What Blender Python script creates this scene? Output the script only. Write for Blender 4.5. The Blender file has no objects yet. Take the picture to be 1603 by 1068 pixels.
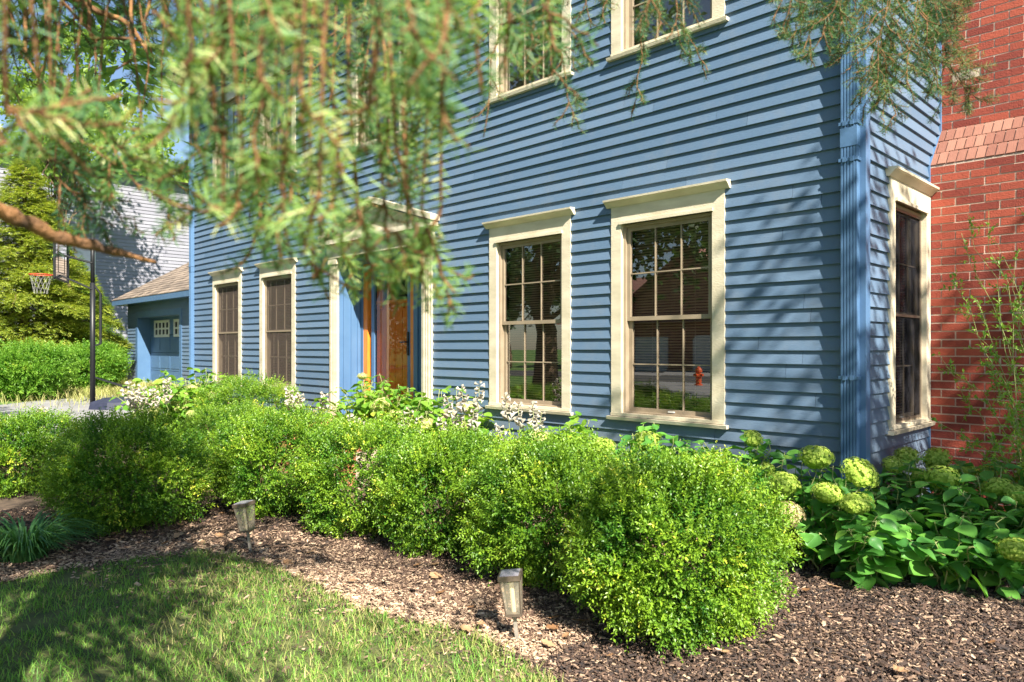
import bpy, math, random
import numpy as np
from mathutils import Vector

R = math.radians
SC = bpy.context.scene
COL = SC.collection
# ------------------------------------------------------------------ camera, sky, sun
CAM_H, CAM_D, YAW, FPX, HOR = 1.42, 5.21, R(45.2), 1130.0, 544.0
cd = bpy.data.cameras.new('camera'); cam = bpy.data.objects.new('camera', cd); COL.objects.link(cam)
cam.location = (0, -CAM_D, CAM_H); cam.rotation_euler = (R(90), 0, YAW)
cd.sensor_width = 36; cd.lens = 36 * FPX / 1603; cd.shift_y = (HOR - 534) / 1603
cd.clip_start = 0.05; cd.clip_end = 3000
cd.dof.use_dof = True; cd.dof.focus_distance = 6.0; cd.dof.aperture_fstop = 5.0
SC.camera = cam
SUN_EL, SUN_B = R(42.5), R(23)
S = Vector((math.cos(SUN_EL) * math.cos(SUN_B), -math.cos(SUN_EL) * math.sin(SUN_B), math.sin(SUN_EL)))
w = bpy.data.worlds.new('World'); SC.world = w; w.use_nodes = True
nt = w.node_tree; nt.nodes.clear()
sky = nt.nodes.new('ShaderNodeTexSky'); sky.sky_type = 'NISHITA'; sky.sun_disc = False
sky.sun_elevation = SUN_EL; sky.sun_rotation = math.atan2(S.x, S.y); sky.air_density = 1.0; sky.dust_density = 0.4; sky.ozone_density = 1.5
bg = nt.nodes.new('ShaderNodeBackground'); bg.inputs[1].default_value = 0.06
wo = nt.nodes.new('ShaderNodeOutputWorld'); nt.links.new(sky.outputs[0], bg.inputs[0]); nt.links.new(bg.outputs[0], wo.inputs[0])
sd = bpy.data.lights.new('sun', 'SUN'); sd.energy = 5.0; sd.angle = R(0.53); sd.color = (1.0, 0.93, 0.80)
so = bpy.data.objects.new('sun', sd); so.rotation_euler = S.to_track_quat('Z', 'Y').to_euler(); so.location = (8, -5, 14); COL.objects.link(so)
SC.view_settings.view_transform = 'Standard'; SC.view_settings.look = 'None'
SC.view_settings.exposure = 1.55; SC.view_settings.gamma = 1.0
SC.render.engine = 'CYCLES'
SC.cycles.max_bounces = 8; SC.cycles.transparent_max_bounces = 12

FW = np.array([-math.sin(YAW), math.cos(YAW), 0.]); RT = np.array([math.cos(YAW), math.sin(YAW), 0.])
def at(px, py, dep):            # a measured point of the photo at a chosen real distance
    p = np.array([0, -CAM_D, CAM_H]) + dep * FW + (px - 801.5) / FPX * dep * RT
    p[2] = CAM_H + (HOR - py) / FPX * dep
    return p
def gd(px, py, z=0.):           # the same for a point standing on the ground
    return at(px, py, FPX * (CAM_H - z) / (py - HOR))

# ------------------------------------------------------------------ mesh builder
def nrm(a):
    a = np.asarray(a, float); return a / np.maximum(np.linalg.norm(a, axis=-1, keepdims=True), 1e-9)
class MB:
    def __init__(s): s.V = []; s.L = []; s.S = []; s.M = []; s.A = []; s.n = 0
    def add(s, V, F, mi=0, r=0.5):
        V = np.asarray(V, float).reshape(-1, 3); F = np.asarray(F, int)
        s.V.append(V); s.L.append((F + s.n).ravel()); m = len(F)
        s.S.append(np.full(m, F.shape[1])); s.M.append(np.full(m, mi)); s.A.append(np.broadcast_to(np.asarray(r, float), (m,)))
        s.n += len(V)
    def box(s, x0, x1, y0, y1, z0, z1, mi=0, r=0.5, mp=None):
        V = [(x, y, z) for z in (z0, z1) for y in (y0, y1) for x in (x0, x1)]
        if mp: V = [mp(*v) for v in V]
        s.add(V, [(0, 2, 3, 1), (4, 5, 7, 6), (0, 1, 5, 4), (2, 6, 7, 3), (0, 4, 6, 2), (1, 3, 7, 5)], mi, r)
    def prism(s, prof, a0, a1, mp, mi=0, r=0.5):      # profile (d, z) swept along a
        n = len(prof); V = [mp(a, d, z) for a in (a0, a1) for d, z in prof]
        s.add(V, [(i, (i + 1) % n, n + (i + 1) % n, n + i) for i in range(n)], mi, r)
        s.L.append(np.arange(n) + s.n - 2 * n); s.L.append(np.arange(n) + s.n - n)
        s.S.append(np.array([n, n])); s.M.append(np.array([mi, mi])); s.A.append(np.array([r, r], float))
    def tube(s, P, rad, n=8, mi=0, r=0.5, cap=True):
        P = np.asarray(P, float); m = len(P); rad = np.broadcast_to(np.asarray(rad, float), (m,))
        T = nrm(np.gradient(P, axis=0)); ref = np.array([0, 0, 1.]) if abs(T[0][2]) < .9 else np.array([1., 0, 0])
        V = np.zeros((m, n, 3)); an = np.arange(n) * 2 * math.pi / n
        for i in range(m):
            ref = ref - T[i] * ref.dot(T[i]); ref = ref / max(np.linalg.norm(ref), 1e-9); b = np.cross(T[i], ref)
            V[i] = P[i] + rad[i] * (np.cos(an)[:, None] * ref + np.sin(an)[:, None] * b)
        I = np.arange(n); J = (I + 1) % n
        F = np.concatenate([np.stack([k * n + I, k * n + J, (k + 1) * n + J, (k + 1) * n + I], 1) for k in range(m - 1)])
        base = s.n; s.add(V, F, mi, r)
        if cap:
            s.L.append(base + I[::-1]); s.L.append(base + (m - 1) * n + I)
            s.S.append(np.array([n, n])); s.M.append(np.array([mi, mi])); s.A.append(np.array([r, r], float))
    def inst(s, TV, TF, O, X, Y, Z, mi=0, r=None):    # copies of a template: O + x X + y Y + z Z
        O = np.asarray(O, float); N = len(O)
        if N == 0: return
        TV = np.asarray(TV, float); TF = np.asarray(TF, int)
        V = O[:, None] + TV[None, :, 0:1] * X[:, None] + TV[None, :, 1:2] * Y[:, None] + TV[None, :, 2:3] * Z[:, None]
        F = TF[None] + (np.arange(N) * len(TV))[:, None, None]
        rr = np.repeat(r if r is not None else np.random.rand(N), len(TF))
        s.add(V.reshape(-1, 3), F.reshape(-1, TF.shape[1]), mi, rr)
    def build(s, name, mats, parent=None, smooth=False):
        me = bpy.data.meshes.new(name); V = np.concatenate(s.V); L = np.concatenate(s.L); Sz = np.concatenate(s.S)
        me.vertices.add(len(V)); me.vertices.foreach_set('co', V.ravel().astype(np.float32))
        me.loops.add(len(L)); me.loops.foreach_set('vertex_index', L.astype(np.int32))
        me.polygons.add(len(Sz)); me.polygons.foreach_set('loop_start', (np.cumsum(Sz) - Sz).astype(np.int32))
        me.polygons.foreach_set('loop_total', Sz.astype(np.int32))
        me.polygons.foreach_set('material_index', np.concatenate(s.M).astype(np.int32))
        me.polygons.foreach_set('use_smooth', np.full(len(Sz), smooth))
        at_ = me.attributes.new('rnd', 'FLOAT', 'FACE'); at_.data.foreach_set('value', np.concatenate(s.A).astype(np.float32))
        me.update(calc_edges=True); me.validate()
        for m in (mats if isinstance(mats, (list, tuple)) else [mats]): me.materials.append(m)
        o = bpy.data.objects.new(name, me); COL.objects.link(o)
        if parent: o.parent = parent; o.matrix_parent_inverse = parent.matrix_world.inverted() if False else o.matrix_parent_inverse
        if parent:
            loc = Vector((0, 0, 0)); q = parent
            while q: loc += q.location; q = q.parent
            if loc.length > 0: me.vertices.foreach_set('co', (V - np.array(loc)).ravel().astype(np.float32)); me.update()
        return o
def tag(o, label=None, cat=None, group=None, kind=None):
    if label: o['label'] = label
    if cat: o['category'] = cat
    if group: o['group'] = group
    if kind: o['kind'] = kind
    return o
def thing(name, loc, label, cat, group=None):
    o = bpy.data.objects.new(name, None); COL.objects.link(o); o.location = tuple(float(v) for v in loc); o.empty_display_size = .2
    return tag(o, label, cat, group)

# ------------------------------------------------------------------ materials
def mat(name):
    m = bpy.data.materials.new(name); m.use_nodes = True; n = m.node_tree; n.nodes.clear()
    out = n.nodes.new('ShaderNodeOutputMaterial'); return m, n, out
def surf(name, c1, c2=None, rough=.6, nscale=6., bump=.0, bscale=60., attr=False, spec=.5, metal=0., detail=4., stretch=None, c3=None):
    """principled; colour = mix(c1, c2) by noise (and by the per-face rnd value when attr)"""
    m, n, out = mat(name); N = n.nodes.new; K = n.links.new
    b = N('ShaderNodeBsdfPrincipled'); b.inputs['Roughness'].default_value = rough
    b.inputs['Metallic'].default_value = metal; b.inputs['Specular IOR Level'].default_value = spec
    K(b.outputs[0], out.inputs[0]); geo = N('ShaderNodeNewGeometry'); src = geo.outputs['Position']
    if stretch:
        mpn = N('ShaderNodeMapping'); mpn.inputs['Scale'].default_value = stretch; K(src, mpn.inputs[0]); src = mpn.outputs[0]
    if c2:
        no = N('ShaderNodeTexNoise'); no.inputs['Scale'].default_value = nscale; no.inputs['Detail'].default_value = detail; K(src, no.inputs['Vector'])
        rp = N('ShaderNodeValToRGB'); rp.color_ramp.elements[0].position = .3; rp.color_ramp.elements[1].position = .7
        rp.color_ramp.elements[0].color = (*c1, 1); rp.color_ramp.elements[1].color = (*c2, 1)
        if c3: e = rp.color_ramp.elements.new(.5); e.color = (*c3, 1)
        if attr:
            a = N('ShaderNodeAttribute'); a.attribute_name = 'rnd'
            mm = N('ShaderNodeMath'); mm.operation = 'MULTIPLY_ADD'; mm.inputs[1].default_value = .35; K(no.outputs[0], mm.inputs[0])
            m2 = N('ShaderNodeMath'); m2.operation = 'MULTIPLY'; m2.inputs[1].default_value = .65; K(a.outputs['Fac'], m2.inputs[0]); K(m2.outputs[0], mm.inputs[2])
            K(mm.outputs[0], rp.inputs[0]); rp.color_ramp.elements[0].position = .15; rp.color_ramp.elements[-1].position = .85
        else: K(no.outputs[0], rp.inputs[0])
        K(rp.outputs[0], b.inputs['Base Color'])
    else: b.inputs['Base Color'].default_value = (*c1, 1)
    if bump:
        nb = N('ShaderNodeTexNoise'); nb.inputs['Scale'].default_value = bscale; nb.inputs['Detail'].default_value = 6; K(src, nb.inputs['Vector'])
        bp = N('ShaderNodeBump'); bp.inputs['Strength'].default_value = bump; bp.inputs['Distance'].default_value = .01; K(nb.outputs[0], bp.inputs['Height']); K(bp.outputs[0], b.inputs['Normal'])
    return m
def leafm(name, c1, c2, c3=None, trans=.35, rough=.45, spec=.4, tcol=None):
    m, n, out = mat(name); N = n.nodes.new; K = n.links.new
    b = N('ShaderNodeBsdfPrincipled'); b.inputs['Roughness'].default_value = rough; b.inputs['Specular IOR Level'].default_value = spec
    t = N('ShaderNodeBsdfTranslucent'); mx = N('ShaderNodeMixShader'); mx.inputs[0].default_value = trans
    a = N('ShaderNodeAttribute'); a.attribute_name = 'rnd'; rp = N('ShaderNodeValToRGB')
    rp.color_ramp.elements[0].color = (*c1, 1); rp.color_ramp.elements[1].color = (*c2, 1)
    if c3: e = rp.color_ramp.elements.new(.93); e.color = (*c2, 1); rp.color_ramp.elements[-1].color = (*c3, 1)
    K(a.outputs['Fac'], rp.inputs[0]); K(rp.outputs[0], b.inputs['Base Color'])
    g = N('ShaderNodeMix'); g.data_type = 'RGBA'; g.blend_type = 'MULTIPLY'; g.inputs[0].default_value = 1.
    K(rp.outputs[0], g.inputs[6]); g.inputs[7].default_value = (*(tcol or (1.6, 1.5, .7)), 1); K(g.outputs[2], t.inputs[0])
    K(b.outputs[0], mx.inputs[1]); K(t.outputs[0], mx.inputs[2]); K(mx.outputs[0], out.inputs[0])
    return m
def glassm(name, base=.12, tint=(.8, .82, .82), ior=1.5):
    m, n, out = mat(name); N = n.nodes.new; K = n.links.new
    g = N('ShaderNodeBsdfGlossy'); g.inputs['Roughness'].default_value = .01; g.inputs[0].default_value = (.95, .95, .95, 1)
    t = N('ShaderNodeBsdfTransparent'); t.inputs[0].default_value = (*tint, 1)
    f = N('ShaderNodeFresnel'); f.inputs[0].default_value = ior
    a = N('ShaderNodeMath'); a.operation = 'ADD'; a.inputs[1].default_value = base; a.use_clamp = True; K(f.outputs[0], a.inputs[0])
    x = N('ShaderNodeMixShader'); K(a.outputs[0], x.inputs[0]); K(t.outputs[0], x.inputs[1]); K(g.outputs[0], x.inputs[2]); K(x.outputs[0], out.inputs[0])
    return m
M = {}
M['siding'] = surf('blue_siding_paint', (.088, .148, .235), (.130, .198, .298), .45, 1.3, .25, 40, attr=True, stretch=(1, 1, 9))
def weather(m):
    n = m.node_tree; N = n.nodes.new; K = n.links.new; b = next(x for x in n.nodes if x.type == 'BSDF_PRINCIPLED'); src = b.inputs['Base Color'].links[0].from_socket
    g = N('ShaderNodeNewGeometry'); no = N('ShaderNodeTexNoise'); no.inputs['Scale'].default_value = 3.5; no.inputs['Detail'].default_value = 8; no.inputs['Roughness'].default_value = .7; K(g.outputs['Position'], no.inputs['Vector'])
    r = N('ShaderNodeValToRGB'); r.color_ramp.elements[0].position = .50; r.color_ramp.elements[1].position = .72; r.color_ramp.elements[1].color = (.45, .45, .45, 1); K(no.outputs[0], r.inputs[0])
    x = N('ShaderNodeMix'); x.data_type = 'RGBA'; K(r.outputs[0], x.inputs[0]); K(src, x.inputs[6]); x.inputs[7].default_value = (.17, .20, .24, 1)
    n2 = N('ShaderNodeTexNoise'); n2.inputs['Scale'].default_value = 9; n2.inputs['Detail'].default_value = 8; K(g.outputs['Position'], n2.inputs['Vector']); z = N('ShaderNodeSeparateXYZ'); K(g.outputs['Position'], z.inputs[0])
    mr = N('ShaderNodeMapRange'); mr.inputs[1].default_value = .2; mr.inputs[2].default_value = .95; mr.inputs[3].default_value = 1.; mr.inputs[4].default_value = .0; K(z.outputs[2], mr.inputs[0]); mu = N('ShaderNodeMath'); mu.operation = 'MULTIPLY'; mu.use_clamp = True; K(mr.outputs[0], mu.inputs[0]); K(n2.outputs[0], mu.inputs[1])
    y = N('ShaderNodeMix'); y.data_type = 'RGBA'; K(mu.outputs[0], y.inputs[0]); K(x.outputs[2], y.inputs[6]); y.inputs[7].default_value = (.16, .13, .10, 1); K(y.outputs[2], b.inputs['Base Color'])
weather(M['siding'])
M['bluetrim'] = surf('blue_trim_paint', (.075, .155, .29), (.095, .185, .33), .4, 3., .12, 50)
M['cream'] = surf('cream_trim_paint', (.54, .47, .34), (.73, .65, .50), .5, 3.2, .3, 45, stretch=(1, 1, 3))
M['tan'] = surf('tan_frame_paint', (.26, .205, .14), (.33, .26, .185), .5, 8., .1, 80)
M['blind'] = surf('blind_slat', (.44, .33, .26), (.56, .44, .35), .6, 8.)
M['dark'] = surf('dark_interior', (.012, .010, .009), None, .9)
M['glass'] = glassm('window_glass', .15, (.86, .84, .82))
M['storm'] = glassm('storm_glass', .05, (.97, .97, .96), 1.3)
M['screen'] = glassm('screened_glass', .03, (.62, .58, .55))
M['orange'] = surf('varnished_wood', (.72, .19, .022), (.85, .29, .045), .35, 4., .2, 25, stretch=(14, 14, 1))
M['brick'] = surf('red_brick', (.175, .026, .017), (.37, .072, .038), .85, 26., .6, 120, attr=True)
M['shoulder'] = surf('weathered_brick', (.19, .070, .048), (.32, .15, .105), .9, 26., .6, 120, attr=True)  # paler than the wall brick: sunlit slope and mortar smears put into colour
M['mortar'] = surf('mortar', (.46, .34, .27), (.58, .45, .36), .95, 20., .5, 120)
M['shingle'] = surf('roof_shingle', (.12, .095, .078), (.30, .235, .185), .9, 9., .5, 60, attr=True)
M['bark'] = surf('bark', (.10, .062, .038), (.22, .14, .085), .9, 22., 1., 60, stretch=(1, 1, .25))
M['twig'] = surf('spruce_twig', (.10, .042, .018), (.27, .125, .045), .8, 90., .6, 160)
M['bough'] = surf('spruce_bough', (.06, .032, .018), (.34, .16, .055), .85, 28., .8, 120)
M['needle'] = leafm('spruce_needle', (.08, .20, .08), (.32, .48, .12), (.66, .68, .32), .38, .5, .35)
M['needledark'] = leafm('shaded_spruce_needle', (.028, .09, .05), (.11, .23, .075), (.30, .38, .13), .28, .45, .4)  # darker needle copy for farther sprays, their shade put into the colour
M['crown'] = leafm('dark_leaf', (.022, .065, .016), (.06, .13, .025), None, .3, .5)
M['crownlt'] = leafm('light_leaf', (.10, .20, .02), (.26, .38, .05), None, .4, .5)
M['yewlt'] = leafm('yellow_green_needle', (.15, .25, .04), (.48, .52, .09), (.66, .60, .18), .3, .6)
M['box'] = leafm('boxwood_leaf', (.045, .16, .014), (.27, .43, .03), (.62, .64, .08), .27, .4, .5)
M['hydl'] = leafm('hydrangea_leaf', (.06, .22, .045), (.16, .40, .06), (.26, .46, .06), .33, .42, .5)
M['hydlt'] = leafm('sunlit_hydrangea_leaf', (.10, .26, .03), (.24, .42, .05), (.36, .46, .06), .4, .45, .4)  # lighter copy of the hydrangea leaf, sunlight put into its colour
M['floret'] = leafm('green_floret', (.30, .46, .06), (.58, .68, .14), (.68, .68, .24), .3, .6, .2, (1.2, 1.2, .8))
M['floretpale'] = leafm('pale_floret', (.52, .54, .18), (.74, .70, .36), (.78, .68, .46), .3, .6, .2, (1.1, 1.1, .8))
M['floretdry'] = leafm('dry_floret', (.40, .36, .14), (.62, .50, .30), (.5, .3, .2), .3, .6, .2, (1.1, 1.1, .8))
M['hstem'] = surf('green_stem', (.20, .26, .07), (.34, .36, .14), .6, 20.)
M['dstem'] = surf('woody_stem', (.16, .10, .06), (.30, .20, .12), .8, 30.)
M['white'] = leafm('white_petal', (.42, .38, .30), (.68, .64, .56), (.50, .36, .22), .3, .6, .2, (1., 1., 1.))
M['grass'] = leafm('grass_blade', (.09, .26, .04), (.29, .48, .08), (.50, .42, .18), .35, .5, .3)
M['drygrass'] = leafm('dry_grass_blade', (.24, .30, .07), (.50, .46, .20), (.62, .50, .28), .3, .6, .2)
M['strap'] = leafm('strap_leaf', (.045, .15, .045), (.11, .27, .07), (.2, .34, .1), .3, .4, .5)
M['soil'] = surf('dark_soil', (.045, .030, .022), (.11, .075, .05), .95, 14., .8, 80)
M['turfsoil'] = surf('turf_soil', (.05, .075, .022), (.13, .15, .045), .95, 7., .8, 90, c3=(.085, .10, .03))
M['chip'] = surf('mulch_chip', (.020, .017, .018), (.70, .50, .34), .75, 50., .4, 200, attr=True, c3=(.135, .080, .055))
M['deadleaf'] = leafm('dead_leaf', (.24, .12, .055), (.52, .33, .19), (.70, .62, .12), .2, .7, .2, (1, 1, 1))
M['concrete'] = surf('concrete', (.20, .20, .205), (.29, .285, .28), .9, 1.2, .3, 90)
M['asphalt'] = surf('asphalt', (.05, .05, .052), (.075, .073, .07), .9, 8., .4, 150)
M['lawn'] = surf('far_lawn', (.05, .12, .02), (.12, .22, .035), .95, 2.2, .8, 60)
M['greysid'] = surf('pale_grey_siding', (.19, .19, .23), (.25, .25, .29), .6, 1.5, .1, 40, attr=True)
M['black'] = surf('black_metal', (.012, .013, .015), None, .45)
M['tank'] = surf('dark_plastic', (.02, .024, .05), (.035, .04, .07), .5, 9.)
M['rim'] = surf('red_rim', (.55, .07, .03), None, .5)
M['acryl'] = glassm('clear_board', .1, (.78, .80, .78))
M['net'] = surf('net', (.34, .34, .32), None, .8)
M['bronze'] = surf('bronze_metal', (.12, .092, .072), (.18, .14, .11), .35, 30., metal=.4)
M['solar'] = surf('solar_cell', (.22, .21, .26), (.30, .29, .33), .25, 40.)
M['lens'] = glassm('lamp_glass', .16, (.88, .85, .78))
M['bulb'] = surf('frosted_tube', (.75, .62, .38), None, .5)
M['pave'] = surf('stoop_brick', (.38, .13, .06), (.55, .22, .11), .9, 18., .5, 90, attr=True)
M['whitep'] = surf('white_paint', (.75, .73, .68), None, .5)
M['redpaint'] = surf('red_paint', (.5, .03, .02), None, .3)
M['hydrant'] = surf('orange_red_paint', (.75, .10, .02), None, .4)
M['rust'] = surf('brown_brick_wall', (.30, .13, .085), (.40, .19, .13), .9, 12., .4, 60)
M['redroof'] = surf('reddish_roof', (.28, .13, .10), (.38, .19, .15), .9, 9., .4, 60)

def meshm(name, col, k, add=None):
    m, n, out = mat(name); N = n.nodes.new; K = n.links.new
    d = N('ShaderNodeBsdfDiffuse'); d.inputs[0].default_value = (*col, 1); t = N('ShaderNodeBsdfTransparent'); x = N('ShaderNodeMixShader'); x.inputs[0].default_value = k
    K(t.outputs[0], x.inputs[1])
    if add:
        tr = N('ShaderNodeBsdfTranslucent'); tr.inputs[0].default_value = (*col, 1); a = N('ShaderNodeMixShader'); a.inputs[0].default_value = add; K(d.outputs[0], a.inputs[1]); K(tr.outputs[0], a.inputs[2]); K(a.outputs[0], x.inputs[2])
    else: K(d.outputs[0], x.inputs[2])
    K(x.outputs[0], out.inputs[0]); return m
M['insect'] = meshm('insect_screen', (.14, .11, .095), .52)
M['insectdark'] = meshm('dark_insect_screen', (.02, .02, .025), .62)
M['steel'] = surf('stake_metal', (.30, .27, .23), (.40, .36, .31), .4, 30., metal=.3)
M['lens'] = meshm('ribbed_lamp_glass', (.80, .74, .60), .32, .6)
# ------------------------------------------------------------------ leaf templates
LEAF = (np.array([(0, 0, 0), (-.5, .45, .12), (0, 1, 0), (.5, .45, .12)]), np.array([(0, 3, 2), (0, 2, 1)]))   # small folded leaf
NEED = (np.array([(-.5, 0, 0), (.5, 0, 0), (.28, .75, 0), (0, 1, 0), (-.28, .75, 0)]), np.array([(0, 1, 2, 4)]))
def heart(nv=9, point=1., bend=.25):
    V = []; F = []
    for i in range(nv):
        t = i / (nv - 1); hw = .46 * (math.sin(math.pi * t ** .62) ** .75 if 0 < t < 1 else 0) + .0
        y = t - .0; dip = -bend * t * t
        back = -.09 * (1 - t) ** 3
        for sgn, f in ((-1, 1), (-1, .5), (0, 0), (1, .5), (1, 1)):
            V.append((sgn * hw * f, y + back * f * 1.6, dip + .11 * f * f * .9 - .02 * math.sin(9 * t) * f))
    for i in range(nv - 1):
        for k in range(4): a = i * 5 + k; F.append((a, a + 1, a + 6, a + 5))
    return np.array(V), np.array(F)
HEART = heart()
BLADE = (np.array([(-.5, 0, 0), (.5, 0, 0), (-.42, .4, .06), (.42, .4, .06), (-.3, .75, .22), (.3, .75, .22), (0, 1, .42), (0, 1, .42)]), np.array([(0, 1, 3, 2), (2, 3, 5, 4), (4, 5, 7, 6)]))
rs = np.random.RandomState(7); np.random.seed(11); random.seed(5)
def frames(D, roll=None, up=None):
    """Y along D, X sideways, Z normal (towards up where given)"""
    D = nrm(D); N = len(D)
    u = np.tile(np.array([0, 0, 1.]), (N, 1)) if up is None else up
    u = u + rs.normal(0, .02, (N, 3))
    X = nrm(np.cross(D, u)); Z = np.cross(X, D)
    if roll is not None:
        c, s_ = np.cos(roll)[:, None], np.sin(roll)[:, None]; X, Z = X * c + Z * s_, Z * c - X * s_
    return X, D, Z
def rdir(n): return nrm(rs.normal(0, 1, (n, 3)))

# ================================================================== GROUND
def sheet(name, poly, z, m, label=None, kind='structure', thick=None):
    mb = MB(); P = np.array([(x, y, z) for x, y in poly])
    mb.add(P, [tuple(range(len(P)))])
    if thick:
        Q = P.copy(); Q[:, 2] -= thick; n = len(P)
        mb.add(np.concatenate([P, Q]), [(i, n + i, n + (i + 1) % n, (i + 1) % n) for i in range(n)])
    o = mb.build(name, m); o['kind'] = kind; return o
sheet('ground', [(-400, -400), (400, -400), (400, 400), (-400, 400)], 0, M['lawn'])
edge_px = [(0, 915), (110, 893), (220, 876), (300, 868), (360, 872), (420, 888), (500, 920), (560, 955), (640, 975), (700, 987), (780, 1015), (870, 1068)]
EDGE = [tuple(gd(x, y)[:2]) for x, y in edge_px]
bed = [(-9.6, -6.8), (-7.3, -5.9)] + EDGE + [(-1.2, -3.05), (0.5, -3.6), (3.2, -3.9), (3.2, 3), (-13.9, 3), (-13.9, -1.2), (-11.0, -3.0), (-10.4, -5)]
sheet('mulch_bed', bed, .008, M['soil'])
lawn = [(-9.6, -6.8), (-7.3, -5.9)] + EDGE + [(-1.2, -3.05), (0.5, -3.6), (3.2, -3.9), (3.2, -9), (-9.6, -9)]
sheet('lawn_soil', lawn, .004, M['turfsoil'])
sheet('driveway', [(-27.6, 3.26), (-26.4, 2.9), (-25.0, 1.8), (-21.3, -1.75), (-18.9, -6), (-17.9, -11), (-17.5, -20.5), (-10.5, -20.5), (-10.8, -9), (-11.6, -5), (-13.2, -1.8), (-14.2, -.8), (-14.2, 3.26)], .012, M['concrete'])
sheet('street', [(-120, -27), (60, -27), (60, -20.6), (-120, -20.6)], .010, M['asphalt'])

def inpoly(P, poly):
    x, y = P[:, 0], P[:, 1]; c = np.zeros(len(P), bool); n = len(poly)
    for i in range(n):
        x1, y1 = poly[i]; x2, y2 = poly[(i + 1) % n]
        if y1 == y2: continue
        k = ((y1 > y) != (y2 > y)) & (x < (x2 - x1) * (y - y1) / (y2 - y1) + x1); c ^= k
    return c
def vis(P, m=.12):     # which ground points could be seen by a camera near here (margin included)
    d = P[:, :2] - np.array([0, -CAM_D]); f = d @ FW[:2]; l = d @ RT[:2]
    return (f > .9) & (np.abs(l) < (.71 + m) * f + .6)
def wob(P, f=1.7, ph=0):
    return (np.sin(P[:, 0] * f * 2.1 + ph) * np.sin(P[:, 1] * f * 2.7 + 1.3 * ph) + .6 * np.sin(P[:, 0] * f * 5.3 + P[:, 1] * f * 4.1 + ph) + .4 * np.sin(P[:, 0] * f * 9.7 - P[:, 1] * f * 11.3 + ph)) / 2
def grass_patch(name, n, box_, poly, m, hl=(.028, .062), wd=.0035, dens=None):
    P = np.stack([rs.uniform(box_[0], box_[1], n), rs.uniform(box_[2], box_[3], n), np.zeros(n)], 1)
    k = inpoly(P, poly) & vis(P)
    if dens is not None: k &= rs.rand(n) < dens(P)
    P = P[k]; n = len(P)
    cl = wob(P, 3., 2.); L = rs.uniform(hl[0], hl[1], n) * (1 + .45 * cl)
    az = rs.uniform(0, 6.283, n); ti = np.abs(rs.normal(0, .45, n)) + .1
    D = np.stack([np.cos(az) * np.sin(ti), np.sin(az) * np.sin(ti), np.cos(ti)], 1)
    X, Y, Z = frames(D, None, np.stack([-np.cos(az), -np.sin(az), .4 + 0 * az], 1)); Z = -Z
    P[:, 2] = .004
    r = np.clip(.45 + .35 * wob(P, 2.2, 5.) + rs.normal(0, .25, n), 0, 1)
    mb = MB(); mb.inst(*BLADE, P, X * (wd * rs.uniform(.7, 1.3, n))[:, None], Y * L[:, None], Z * L[:, None], 0, r)
    return mb.build(name, m)
def bare(P): return np.clip(1.0 - 1.3 * np.clip(wob(P, 2.6, .7) - .28, 0, 1) * 2.2, .08, 1)
ep = np.array(EDGE)
def edist(P):
    d = np.full(len(P), 9.)
    for a, b in zip(ep[:-1], ep[1:]):
        ab = b - a; t = np.clip(((P[:, :2] - a) @ ab) / (ab @ ab), 0, 1); d = np.minimum(d, np.linalg.norm(P[:, :2] - a - t[:, None] * ab, axis=1))
    return d
g = grass_patch('lawn_grass', 170000, (-9, 1, -8, -2.6), lawn, M['grass'], dens=bare)
tag(g, 'patchy green lawn grass in the shade in front of the mulch bed', 'grass', kind='stuff')
near_dry = [(float(a), float(b)) for a, b in ep[3:]] + [(-1.2, -3.05), (-1.4, -4.0), (-3.3, -4.2), (-4.6, -3.75)]
g = grass_patch('dry_grass', 42000, (-6, 0, -5, -2.6), near_dry, M['drygrass'], (.03, .075), dens=lambda P: np.clip(.25 + 1.1 * np.exp(-edist(P) / .35) * (.6 + .6 * wob(P, 3.1, 4.)), .02, 1))
tag(g, 'straw coloured thinning grass along the edge of the mulch', 'grass', kind='stuff')

def chips(n, x0, x1, y0, y1, poly, sz, dens=None):
    P = np.stack([rs.uniform(x0, x1, n), rs.uniform(y0, y1, n), np.zeros(n)], 1)
    k = inpoly(P, poly) & vis(P, .05)
    if dens is not None: k &= rs.rand(n) < dens(P)
    P = P[k]; n = len(P); az = rs.uniform(0, 6.283, n); pt = rs.normal(0, .28, n)
    D = np.stack([np.cos(az) * np.cos(pt), np.sin(az) * np.cos(pt), np.sin(pt)], 1); X, Y, Z = frames(D, rs.normal(0, .4, n))
    L = rs.uniform(.5, 1.2, n) * sz * (1 + 1.2 * (rs.rand(n) < .06)); W = L * rs.uniform(.14, .5, n); T = rs.uniform(.0015, .005, n)
    P[:, 2] = .008 + rs.rand(n) ** 2 * .020
    return P, X * W[:, None], Y * L[:, None], Z * T[:, None], n
CH = (np.array([(-.5, -.5, -.5), (.45, -.42, -.5), (.5, .4, -.5), (-.3, .5, -.5), (-.42, -.5, .5), (.4, -.4, .5), (.42, .38, .5), (-.28, .45, .5)]), np.array([(4, 5, 6, 7), (0, 1, 5, 4), (1, 2, 6, 5), (2, 3, 7, 6), (3, 0, 4, 7)]))
mb = MB()
P, X, Y, Z, n = chips(210000, -7.5, 2.5, -5, 0, bed, .026); r = np.clip(rs.beta(.8, 2.2, n) + .10 * wob(P, 1.4, 3) + .55 * np.exp(-(edist(P) / .6) ** 2) * (P[:, 0] < -2.2), 0, 1)  # chips by the lawn edge lightened: painted sunlit strip and dry clippings
mb.inst(*CH, P, X, Y, Z, 0, r)
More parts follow.
